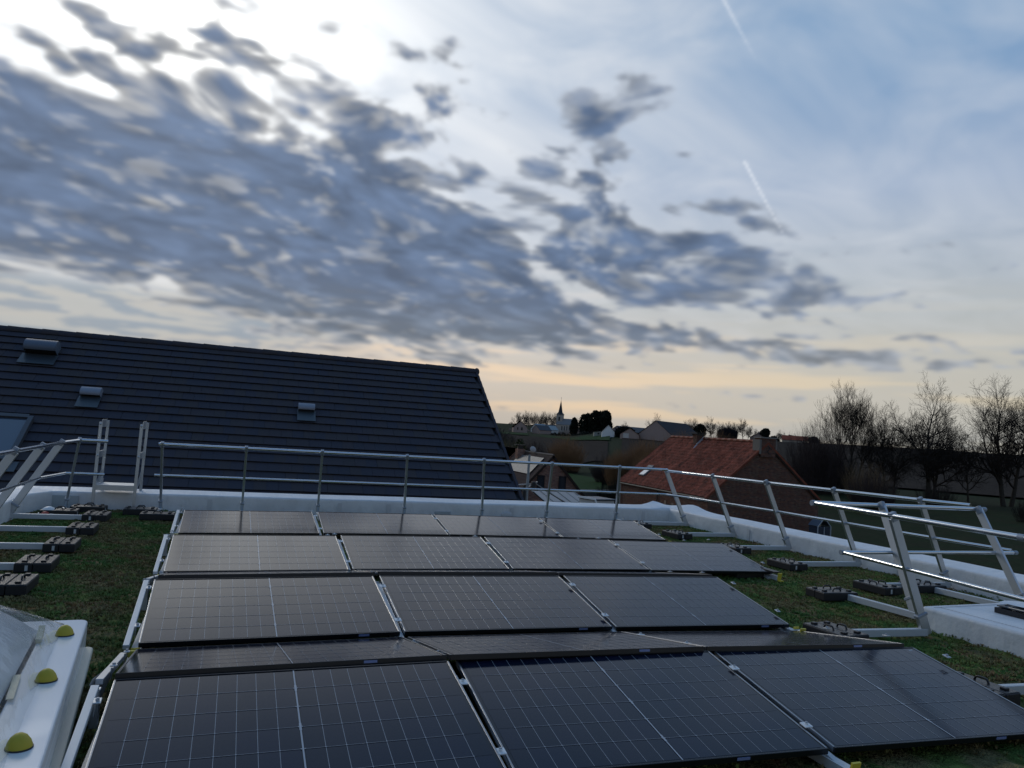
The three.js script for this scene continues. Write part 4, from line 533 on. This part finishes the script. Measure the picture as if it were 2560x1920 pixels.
// ---------------------------------------------------------------- film-wrapped dome skylight, cut by the picture edge
{
  const t = thing('dome_skylight', 'white-framed dome skylight wrapped in clear film with yellow screw caps', 'skylight', [-.735, 0, -5.42], 0); t.rotation.y = -4.75 * DEG + Math.PI * 0; // local x to the left is negative, z towards us
  t.rotation.y = 4.75 * DEG;
  const W = 1.75, L = 2.9, fw = .20, top = .30; const acryl = new THREE.MeshPhysicalMaterial({ color: new THREE.Color(.84, .85, .85), roughness: .25, transmission: .12, thickness: 0, side: THREE.DoubleSide }), film = new THREE.MeshPhysicalMaterial({ color: new THREE.Color(.97, .98, .98), roughness: .08, transmission: .93, thickness: 0, ior: 1.45, side: THREE.DoubleSide, bumpMap: scaled(blotch, 1), bumpScale: .006 });
  const pvc = new THREE.MeshPhysicalMaterial({ color: new THREE.Color(.80, .81, .81), roughness: .25, clearcoat: .3 });
  const rim = []; const rr = (w, l, y, h, rad, hole) => { const s = new THREE.Shape(); const R = (o, x0, z0, x1, z1, r) => { o.moveTo(x0 + r, z0); o.lineTo(x1 - r, z0); o.quadraticCurveTo(x1, z0, x1, z0 + r); o.lineTo(x1, z1 - r); o.quadraticCurveTo(x1, z1, x1 - r, z1); o.lineTo(x0 + r, z1); o.quadraticCurveTo(x0, z1, x0, z1 - r); o.lineTo(x0, z0 + r); o.quadraticCurveTo(x0, z0, x0 + r, z0); }; R(s, -w, 0, 0, l, rad); if (hole) { const p = new THREE.Path(); R(p, -w + hole, hole, -hole, l - hole, .05); s.holes.push(p); } return new THREE.ExtrudeGeometry(s, { depth: h, bevelEnabled: true, bevelThickness: .012, bevelSize: .012, bevelSegments: 3, curveSegments: 8 }).rotateX(Math.PI / 2).translate(0, y, 0); };
  part(t, 'frame', rr(W, L, top - .012, .05, .05, fw), pvc); part(t, 'frame_skirt', rr(W + .02, L + .02, top - .075, .12, .05, .05), pvc); part(t, 'upstand', rr(W - .1, L - .1, top - .2, .3, .05, .1).translate(-.05, 0, .05), M.membrane);
  part(t, 'foil_edge', rr(W + .05, L + .04, top - .17, .01, .03, .12).translate(.045, 0, .04), new THREE.MeshPhysicalMaterial({ color: new THREE.Color(.62, .62, .52), roughness: .3, side: THREE.DoubleSide, transmission: .3, thickness: 0 }));
  const bubble = (w, l, h, inset, e, wob, y0) => { const v = [], uv = [], id = [], n = 40; for (let i = 0; i <= n; i++) for (let j = 0; j <= n; j++) { const a = i / n * 2 - 1, b = j / n * 2 - 1, k = Math.pow(Math.max(0, (1 - Math.abs(a) ** e) * (1 - Math.abs(b) ** e)), .55); const x = -w / 2 + a * (w / 2 - inset), z = l / 2 + b * (l / 2 - inset); v.push(x + wob * n2(x * 3, z * 3), y0 + h * k + wob * (n2(x * 4 + 9, z * 2.2) + .5 * n2b(x * 11, z * 7)) * (.25 + k), z); uv.push(x, z); } for (let i = 0; i < n; i++) for (let j = 0; j < n; j++) { const p = i * (n + 1) + j; id.push(p, p + 1, p + n + 1, p + n + 1, p + 1, p + n + 2); } return raw(v, id, uv); };
  part(t, 'dome', bubble(W, L, .40, fw + .03, 2.6, .001, top), acryl); part(t, 'wrap_film', bubble(W, L, .47, .11, 1.7, .005, top + .006), film);
  const cap = new THREE.LatheGeometry([[.046, 0], [.046, .008], [.041, .026], [.030, .044], [.015, .055], [0, .058]].map((p) => new THREE.Vector2(...p)), 18);
  for (const z of [.34, 1.15, 1.95, 2.7]) { const c = part(t, 'screw_cap', cap, mat([.46, .36, .02], .5)); c.position.set(-.085, top, z); c.rotation.z = .1; part(t, 'cap_washer', new THREE.CylinderGeometry(.049, .049, .006, 18), M.dark).position.set(-.085, top + .003, z); }
  { const c = part(t, 'screw_cap', cap, mat([.46, .36, .02], .5)); c.position.set(-.95, top, .085); }
  part(t, 'tape', [box(.03, .004, .34, -.205, top + .014, 1.25, 0, .05), box(.028, .004, .5, -.21, top + .014, 2.3, 0, .03), box(.03, .03, .14, -.2, top + .03, .42, .3)], mat([.55, .53, .36], .5));
}
// ---------------------------------------------------------------- white hatch upstand with a half-covered roof light
{
  const t = thing('roof_hatch', 'low white membrane-covered hatch upstand with a dark half-covered roof light', 'roof hatch', [6.50, 0, -5.70], 0); t.rotation.y = 3.5 * DEG; const W = 2.0, L = 3.2, h = .205;
  const s = new RoundedBoxGeometry(W, h + .3, L, 6, .035); const Pp = s.attributes.position; for (let i = 0; i < Pp.count; i++) { const x = Pp.getX(i), z = Pp.getZ(i); Pp.setY(i, Pp.getY(i) + .004 * n2(x * 3, z * 3)); } s.computeVertexNormals(); part(t, 'upstand', planarUV(s.translate(W / 2, (h - .3) / 2, L / 2)), M.membrane);
  part(t, 'light_frame', [box(1.28, .05, .02, 1.22, h + .025, .36), box(.02, .05, 2.2, .58, h + .025, 1.45)], M.black); part(t, 'light_pane', box(1.26, .01, 2.2, 1.22, h + .066, 1.46), paneGlass);
  const foil = M.membrane, f = []; { const v = [], id = [], uv = [], n = 20; for (let i = 0; i <= n; i++) for (let j = 0; j <= 6; j++) { const u = i / n, w = j / 6, x = .70 + u * 1.2, dip = .05 * Math.sin(Math.min(1, u * 2.6) * 1.57); v.push(x, h + .085 - .002 + .02 * n2(u * 3, w * 2), .30 + w * 2.2 - (.0) + dip); uv.push(x, w); } for (let i = 0; i < n; i++) for (let j = 0; j < 6; j++) { const p = i * 7 + j; id.push(p, p + 1, p + 7, p + 7, p + 1, p + 8); } f.push(raw(v, id, uv)); }
  part(t, 'cover_foil', f, foil); part(t, 'foil_fold', raw([.62, h + .02, .60, .78, h + .10, .30, .92, h + .012, .62, .78, h + .02, .36, .62, h + .02, .36, .70, h + .10, .33], [0, 1, 2, 0, 3, 1]), M.white);
  for (const [x, z, w, l] of [[1.0, .1, 1.9, .004], [.13, 1.6, .004, 3.0]]) part(t, 'membrane_lap', box(w, .005, l, x, h + .003, z), lapMat);
}

// ---------------------------------------------------------------- trees and bushes
class Tubes { // many thin tapered tubes in one geometry
  constructor() { this.v = []; this.id = []; }
  seg(p, q, r0, r1, n) { const d = [q[0] - p[0], q[1] - p[1], q[2] - p[2]], L = Math.hypot(...d) || 1e-6, k = d.map((c) => c / L); let a = Math.abs(k[1]) < .9 ? [k[2], 0, -k[0]] : [0, -k[2], k[1]]; const la = Math.hypot(...a); a = a.map((c) => c / la); const b = [k[1] * a[2] - k[2] * a[1], k[2] * a[0] - k[0] * a[2], k[0] * a[1] - k[1] * a[0]], o = this.v.length / 3;
    for (let e = 0; e < 2; e++) { const c = e ? q : p, r = e ? r1 : r0; for (let i = 0; i < n; i++) { const t = i / n * 6.2832, x = Math.cos(t) * r, y = Math.sin(t) * r; this.v.push(c[0] + a[0] * x + b[0] * y, c[1] + a[1] * x + b[1] * y, c[2] + a[2] * x + b[2] * y); } }
    for (let i = 0; i < n; i++) { const j = (i + 1) % n; this.id.push(o + i, o + n + i, o + j, o + j, o + n + i, o + n + j); } }
  geo() { return raw(this.v, this.id); } }
const unit = (d) => { const L = Math.hypot(...d) || 1; return d.map((c) => c / L); };
function bareTree(seed, o) { // returns {trunk, crown}: stems with limbs, branches and twigs
  const R = rng(seed), trunk = new Tubes(), crown = new Tubes(), rnd = () => R() * 2 - 1;
  const grow = (p, d, len, r, lev) => {
    const n = lev === 0 ? 6 : lev < 3 ? 4 : 3, kids = []; let q = p, dir = d, rr = r; const tip = lev >= o.levels ? .35 : lev === 0 ? .35 : .42;
    for (let i = 0; i < n; i++) { const w = (lev === 0 ? .07 : o.gnarl) * (lev > 2 ? 1.2 : 1); dir = unit([dir[0] + w * rnd(), dir[1] + w * rnd() + (o.up ?? .06) * (lev ? 1 : .2), dir[2] + w * rnd()]); const e = q.map((c, k) => c + dir[k] * len / n), r1 = mix(r, r * tip, (i + 1) / n); (lev === 0 ? trunk : crown).seg(q, e, rr, r1, lev === 0 ? 7 : lev === 1 ? 5 : lev === 2 ? 4 : 3); q = e; rr = r1; if (!(lev === 0 && i < n * (o.clear ?? .4))) kids.push([q, dir, rr, (i + 1) / n]); }
    if (lev >= o.levels) return;
    const cnt = o.kids[Math.min(lev, o.kids.length - 1)]; let ph = R() * 6.28;
    for (let i = 0; i < cnt; i++) { const [kp, kd, kr, t] = kids[Math.min(kids.length - 1, Math.floor(i / cnt * kids.length + R() * .6))]; ph += 2.4 + .5 * rnd(); const sp = (o.spread[Math.min(lev, o.spread.length - 1)]) * (.75 + .5 * R()); let a = Math.abs(kd[1]) < .95 ? unit([kd[2], 0, -kd[0]]) : [1, 0, 0]; const b = [kd[1] * a[2] - kd[2] * a[1], kd[2] * a[0] - kd[0] * a[2], kd[0] * a[1] - kd[1] * a[0]], c = Math.cos(sp), s = Math.sin(sp); const nd = unit([0, 1, 2].map((k) => kd[k] * c + (a[k] * Math.cos(ph) + b[k] * Math.sin(ph)) * s)); grow(kp, nd, len * o.ratio[Math.min(lev, o.ratio.length - 1)] * (.7 + .55 * R()) * (lev === 0 ? 1.15 - .45 * t : 1), Math.max(kr * .72, o.twig), lev + 1); }
    const top = kids[kids.length - 1]; grow(top[0], top[1], len * o.ratio[Math.min(lev, o.ratio.length - 1)] * .95, Math.max(top[2], o.twig), lev + 1);
  };
  for (const st of o.stems ?? [[0, 0, 0, 0, 1]]) grow([st[0], -.3, st[1]], unit([st[2], 1, st[3]]), o.h * o.trunk * st[4], o.r * st[4], 0);
  return { trunk: trunk.geo(), crown: crown.geo() };
}
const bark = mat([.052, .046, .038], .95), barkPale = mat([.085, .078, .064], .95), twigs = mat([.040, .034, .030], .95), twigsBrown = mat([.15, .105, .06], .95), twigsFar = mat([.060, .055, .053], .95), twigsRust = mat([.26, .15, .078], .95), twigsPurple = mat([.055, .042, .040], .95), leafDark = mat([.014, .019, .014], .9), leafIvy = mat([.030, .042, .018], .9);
function plantTree(label, x, z, seed, o, tw = twigs, bk = bark, group, cat = 'tree', name = 'bare_tree') { const t = thing(name, label, cat, [x, landAt(x, z), z], 0, group), g = bareTree(seed, o); part(t, 'trunk', g.trunk, bk); part(t, 'crown', g.crown, tw); return t; }
const big = { levels: 5, kids: [9, 6, 5, 4, 3], spread: [.95, .8, .7, .7, .75], ratio: [.50, .58, .60, .58, .56], gnarl: .22, up: .09, twig: .012, clear: .14 };
plantTree('tall bare tree with a forked trunk, its broad crown free against the sky', 90.6, -78.6, 7, { ...big, h: 11.9, trunk: .74, r: .36, stems: [[-.3, 0, -.10, .05, 1], [.5, .1, .24, -.1, .72]] });
plantTree('bare tree with two leaning stems cut by the picture edge', 97.2, -72.4, 19, { ...big, h: 12.2, trunk: .74, r: .34, stems: [[-.7, 0, -.14, 0, 1], [.6, 0, .12, .1, .92]] });
plantTree('slender bare tree between the two tall ones', 93.8, -75.4, 23, { ...big, levels: 4, h: 8.2, trunk: .7, r: .15 });
const vase = { levels: 5, kids: [8, 5, 4, 3, 3], spread: [.55, .5, .5, .55, .6], ratio: [.50, .6, .6, .6, .58], gnarl: .14, up: .13, twig: .011, clear: .3 };
plantTree('bare multi-stemmed tree with three thin pale stems and a vase-shaped crown', 83.6, -86.2, 31, { ...vase, h: 10.7, trunk: .72, r: .15, stems: [[-1.0, 0, -.10, 0, 1], [.1, .2, .02, .03, 1.04], [1.5, 0, .13, 0, .95]] }, twigs, barkPale);
plantTree('dense bare tree filling the gap in the middle of the row', 87.2, -82.3, 37, { ...big, h: 9.6, trunk: .66, r: .18, stems: [[-.6, 0, -.14, 0, 1], [.7, 0, .12, 0, .95]] });
plantTree('thin bare tree left of the densest tree in the row', 85.4, -84.2, 41, { ...vase, levels: 4, h: 9, trunk: .75, r: .13 }, twigs, barkPale);
plantTree('small bare tree at the left end of the row above the field line', 80.6, -88.9, 43, { ...big, levels: 4, kids: [7, 6, 6, 5], h: 7.4, trunk: .66, r: .13, stems: [[-.5, 0, -.1, 0, 1], [.9, 0, .15, 0, .9]] });
// thicket under the row
function thicket(label, x, z, seed, o, tw, name = 'bare_bush', cat = 'bush', group) { // many shoots from one stool
  const R = rng(seed), T = new Tubes(), B = new Tubes(); for (let i = 0; i < o.n; i++) { const a = R() * 6.283, q = Math.sqrt(R()), px = Math.cos(a) * q * o.w, pz = Math.sin(a) * q * (o.d ?? o.w); let p = [px * .55, -.25, pz * .55], d = unit([Math.cos(a) * q * o.lean + .25 * (R() - .5), 1, Math.sin(a) * q * o.lean + .25 * (R() - .5)]), L = o.h * (1 - .35 * q * q) * (.72 + .4 * R()), r = o.r * (.7 + .6 * R()); const n = 5; for (let k = 0; k < n; k++) { d = unit([d[0] + .16 * (R() - .5), d[1] + .05, d[2] + .16 * (R() - .5)]); const e = p.map((c, m) => c + d[m] * L / n), r1 = r * .78; (k < 1 ? B : T).seg(p, e, r, r1, 3); if (k > 0) for (let s = 0; s < o.side; s++) { const f = unit([d[0] + 1.1 * (R() - .5), d[1] + .35 * (R() - .2), d[2] + 1.1 * (R() - .5)]), l = L * (.12 + .14 * R()); T.seg(e, e.map((c, m) => c + f[m] * l), r1 * .7, r1 * .3, 3); } p = e; r = r1; } }
  const t = thing(name, label, cat, [x, landAt(x, z), z], 0, group); part(t, 'stem', B.geo(), bark); part(t, 'twig_crown', T.geo(), tw); return t; }
thicket('dark tangled thicket under the bare trees beside the brick house', 74.5, -82.5, 51, { n: 420, w: 5.5, d: 3, h: 8.5, lean: .35, r: .028, side: 3 }, twigsPurple);
thicket('second dark thicket under the vase-shaped tree', 79, -84.5, 52, { n: 300, w: 4.5, d: 3, h: 6.2, lean: .4, r: .028, side: 3 }, twigs);
thicket('dark low bushes at the foot of the brick gable', 62, -60.5, 53, { n: 300, w: 3.6, d: 2, h: 4.2, lean: .4, r: .022, side: 3 }, twigsPurple);
thicket('brownish bush between the brick house corner and the tree row', 66.5, -66, 54, { n: 260, w: 3, d: 2, h: 4.6, lean: .4, r: .022, side: 3 }, twigsBrown);
thicket('low bush at the foot of the tall forked tree', 84, -72, 55, { n: 200, w: 3.2, h: 2.6, lean: .5, r: .022, side: 3 }, twigs);
thicket('low dark bush at the edge under the trees cut by the picture', 78, -55, 56, { n: 240, w: 4, d: 2, h: 2.4, lean: .5, r: .022, side: 3 }, twigs);
// rust-brown willow row behind the red roof
const rust = { n: 800, d: 3, lean: .32, r: .028, side: 4 };
[[60.2, -92.8, 5.4, 3.6, 'tallest'], [56.0, -95.4, 4.8, 3.4, 'second'], [52.6, -96.8, 3.6, 2.6, 'lowest'], [64.2, -91, 5.4, 3.6, 'farthest'], [53.8, -90.5, 3.2, 2.8, 'nearest']].forEach(([x, z, h, w, q], i) => thicket(['broad rust-brown leafless bush rising above the far end of the red roof ridge', 'rust-brown leafless bush just left of the red roof in the middle of its row', 'low rust-brown bush at the left end of the row by the green lawn', 'rust-brown bush under the big barn roof, mostly behind the red roof', 'small rust-brown bush in front of the row at the red roof eave'][i], x, z, 60 + i, { ...rust, h: h + 1.2, w }, twigsRust, 'rust_bush', 'bush'));
thicket('round ginger-brown bush in the middle of the gardens', 62, -136.6, 70, { n: 620, w: 4.4, h: 6.4, lean: .4, r: .03, side: 4 }, twigsRust, 'rust_bush');
thicket('dark purplish bush left of the ginger-brown one', 55.8, -139, 71, { n: 420, w: 3.6, h: 5.4, lean: .45, r: .03, side: 4 }, twigsPurple);
thicket('dark purple-leaved shrub with a flat crown above the green lawn', 55.9, -106.5, 72, { n: 420, w: 3.2, h: 4.2, lean: .7, r: .026, side: 4 }, twigsPurple);
thicket('ivy-brown tall bush beside the dark roof edge', 31.6, -86.5, 73, { n: 420, w: 2.4, h: 6.2, lean: .3, r: .03, side: 4 }, mat([.12, .105, .055], .95));
thicket('brown hedge bush below the tall one at the dark roof edge', 34.2, -84.5, 74, { n: 300, w: 2.2, h: 3.6, lean: .4, r: .026, side: 4 }, mat([.11, .095, .055], .95));
[[37.5, -70.2], [41, -69.5], [44.6, -68.6], [42, -76]].forEach(([x, z], i) => thicket(['dark hedge bush next to the brick gable', 'dark hedge bush behind the white-fascia shed', 'dark hedge bush touching the red roof house corner', 'dark bush farther up the hedge at the lawn edge'][i], x, z, 80 + i, { n: 260, w: 2.4, d: 1.6, h: 2.6, lean: .4, r: .022, side: 4 }, mat([.030, .030, .022], .95), 'hedge_bush', 'bush'));
// leafy evergreens: leaf clumps through the crown's volume
function evergreen(label, x, z, seed, blobs, leaf, n, tall, m = leafDark, name = 'evergreen_tree') { const R = rng(seed), v = [], id = []; for (let i = 0; i < n; i++) { const [bx, by, bz, br, bh] = blobs[Math.floor(R() * blobs.length)]; const a = R() * 6.283, c = R() * 2 - 1, q = Math.cbrt(.35 + .65 * R()), s = Math.sqrt(1 - c * c), px = bx + Math.cos(a) * s * q * br, py = by + c * q * bh, pz = bz + Math.sin(a) * s * q * br, o = v.length / 3, l = leaf * (.6 + .8 * R()); for (let k = 0; k < 3; k++) { const t = R() * 6.283, w = R() * 2 - 1, e = Math.sqrt(1 - w * w); v.push(px + l * Math.cos(t) * e, py + l * w, pz + l * Math.sin(t) * e); } id.push(o, o + 1, o + 2); }
  const t = thing(name, label, 'tree', [x, landAt(x, z), z]); part(t, 'trunk', rod([0, -.5, 0], [0, tall, 0], .3, 8, .15), bark); part(t, 'crown', raw(v, id), m); return t; }
const at = (az, r) => [Math.sin(az * DEG) * r, -Math.cos(az * DEG) * r];
evergreen('narrow dark evergreen closest to the church wall', ...at(24.9, 505), 101, [[0, 4.5, 0, 2.4, 4.6], [0, 8.5, 0, 1.4, 3]], .9, 2600, 8);
evergreen('broad dark evergreen in the middle of the clump by the church', ...at(25.75, 500), 102, [[-1, 7, 0, 3.4, 6], [1.6, 9, 0, 2.6, 4.6], [0, 3, 0, 3.6, 3]], .9, 4200, 9);
evergreen('largest dark rounded evergreen of the clump by the church', ...at(26.55, 495), 103, [[-1, 8, 0, 3.8, 6.2], [2, 9.5, 0, 3.4, 4.6], [0, 3, 0, 4.4, 3]], .9, 5200, 10);
evergreen('dark evergreen with a rounded top at the farm end of the clump', ...at(27.2, 492), 104, [[0, 8.6, 0, 3.6, 5], [1, 4, 0, 3.6, 4]], .9, 4200, 9);
evergreen('ivy-covered dark tree stump shape beside the dark roof edge', 35.4, -92.5, 105, [[0, 3.4, 0, 1.0, 3.6], [.4, 1.4, 0, 1.8, 1.8]], .28, 3000, 4, leafIvy, 'ivy_tree');
evergreen('dark round shrub by the white gable house', ...at(28.7, 345), 106, [[0, 2, 0, 4.5, 2.6]], .7, 2200, 2, mat([.010, .013, .012], .9), 'evergreen_shrub');
evergreen('dark leaning evergreen on the crest between the two far houses', ...at(38.55, 446), 107, [[0, 3.4, 0, 2.2, 3.4], [1, 5, 0, 1.8, 2]], .8, 1800, 4);
evergreen('dark spruce in front of the big round bare tree', ...at(34.1, 425), 108, [[0, 3.6, 0, 3.0, 4], [-2.5, 2.6, 0, 2, 3]], .8, 2600, 4);
[[40.3, 3.4, 'small dark round tree right of the lone red-roofed house'], [40.9, 2.4, 'low dark bushy tree farther right on the crest line'], [41.8, 3.2, 'dark bushy tree where the crest meets the bare tree row'], [39.2, 2.6, 'dark bushy tree directly left of the lone red-roofed house']].forEach(([a, h, l], i) => evergreen(l, ...at(a, 447), 110 + i, [[0, h * .55, 0, h * .75, h * .6], [h * .5, h * .35, 0, h * .6, h * .4]], .7, 1500, 2, mat([.022, .024, .026], .95), 'bushy_tree'));
// bare trees on the skyline: two builds, copied at many sizes
const farTree = { levels: 4, kids: [10, 6, 5, 4], spread: [.75, .65, .65, .7], ratio: [.5, .6, .6, .58], gnarl: .16, up: .08, twig: .03, clear: .1, h: 13, trunk: .62, r: .26 };
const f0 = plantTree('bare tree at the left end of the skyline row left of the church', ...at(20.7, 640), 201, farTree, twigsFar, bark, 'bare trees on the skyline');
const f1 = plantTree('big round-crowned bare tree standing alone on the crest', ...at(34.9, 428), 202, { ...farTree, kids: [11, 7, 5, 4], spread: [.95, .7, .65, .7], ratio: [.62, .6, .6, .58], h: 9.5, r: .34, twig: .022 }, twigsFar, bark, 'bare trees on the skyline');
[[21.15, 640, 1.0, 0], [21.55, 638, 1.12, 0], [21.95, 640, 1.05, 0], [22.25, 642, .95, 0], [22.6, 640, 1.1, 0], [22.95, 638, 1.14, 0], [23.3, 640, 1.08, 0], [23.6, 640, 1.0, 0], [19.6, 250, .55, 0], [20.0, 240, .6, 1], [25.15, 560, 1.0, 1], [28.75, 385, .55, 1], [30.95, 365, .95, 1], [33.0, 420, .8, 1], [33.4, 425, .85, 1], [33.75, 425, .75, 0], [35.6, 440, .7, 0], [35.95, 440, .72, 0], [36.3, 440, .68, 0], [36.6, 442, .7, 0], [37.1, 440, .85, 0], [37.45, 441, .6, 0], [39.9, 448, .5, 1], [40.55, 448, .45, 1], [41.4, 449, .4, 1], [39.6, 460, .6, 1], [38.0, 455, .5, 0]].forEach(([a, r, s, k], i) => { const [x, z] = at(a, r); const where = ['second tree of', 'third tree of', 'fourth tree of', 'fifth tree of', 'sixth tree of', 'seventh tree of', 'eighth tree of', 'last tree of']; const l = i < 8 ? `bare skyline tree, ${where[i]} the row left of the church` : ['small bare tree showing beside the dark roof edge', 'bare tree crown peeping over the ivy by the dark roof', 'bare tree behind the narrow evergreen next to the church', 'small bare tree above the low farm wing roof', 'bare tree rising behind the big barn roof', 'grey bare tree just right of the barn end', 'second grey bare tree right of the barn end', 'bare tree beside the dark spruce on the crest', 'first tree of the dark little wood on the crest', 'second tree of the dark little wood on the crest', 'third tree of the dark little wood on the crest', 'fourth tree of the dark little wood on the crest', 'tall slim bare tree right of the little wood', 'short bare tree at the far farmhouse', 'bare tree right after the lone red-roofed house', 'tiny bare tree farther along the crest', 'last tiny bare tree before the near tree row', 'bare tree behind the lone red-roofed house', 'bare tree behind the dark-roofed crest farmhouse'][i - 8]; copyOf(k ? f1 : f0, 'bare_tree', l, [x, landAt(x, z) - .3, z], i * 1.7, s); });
// the little wood on the crest reads as one dark mass
{ const R = rng(77), T = new Tubes(); for (let i = 0; i < 900; i++) { const a = mix(35.35, 36.7, R()), r = 436 + 10 * R(), x = Math.sin(a * DEG) * r, z = -Math.cos(a * DEG) * r, y = landAt(x, z), h = (5.2 + 2.2 * R()) * (1 - .5 * Math.abs(a - 36) / 1.2); T.seg([x, y - .2, z], [x + .8 * (R() - .5), y + h, z + .8 * (R() - .5)], .09, .03, 3); for (let k = 0; k < 3; k++) T.seg([x, y + h * (.3 + .2 * k), z], [x + 2 * (R() - .5), y + h * (.5 + .2 * k), z + 2 * (R() - .5)], .05, .02, 3); } const m = part(scene, 'woodland', T.geo(), mat([.034, .034, .040], .95)); m.userData = { kind: 'stuff' }; }
// scrub along the village edge and hedge lines
{ const R = rng(78), v = [], id = []; const put = (x, y, z, l) => { const o = v.length / 3; for (let k = 0; k < 3; k++) v.push(x + l * (R() - .5) * 2, y + l * (R() - .5) * 2, z + l * (R() - .5) * 2); id.push(o, o + 1, o + 2); };
  for (let i = 0; i < 5200; i++) { const k = R(); let a, r, h; if (k < .3) { a = mix(20, 24, R()); r = 700; h = 3; } else if (k < .55) { a = mix(27.2, 31, R()); r = 348 + 30 * R(); h = 2.2; } else if (k < .62) { a = mix(37, 42, R()); r = 449; h = .5; } else { a = mix(23.2, 27.2, R()); r = 470 + 10 * R(); h = 2.0; } const x = Math.sin(a * DEG) * r, z = -Math.cos(a * DEG) * r; put(x, landAt(x, z) + h * R() * (.6 + .5 * n2(a * 3, 1)), z, .5); }
  const m = part(scene, 'hedgerow_foliage', raw(v, id), mat([.024, .026, .022], .95)); m.userData = { kind: 'stuff' }; }
renderer.render(scene, camera);
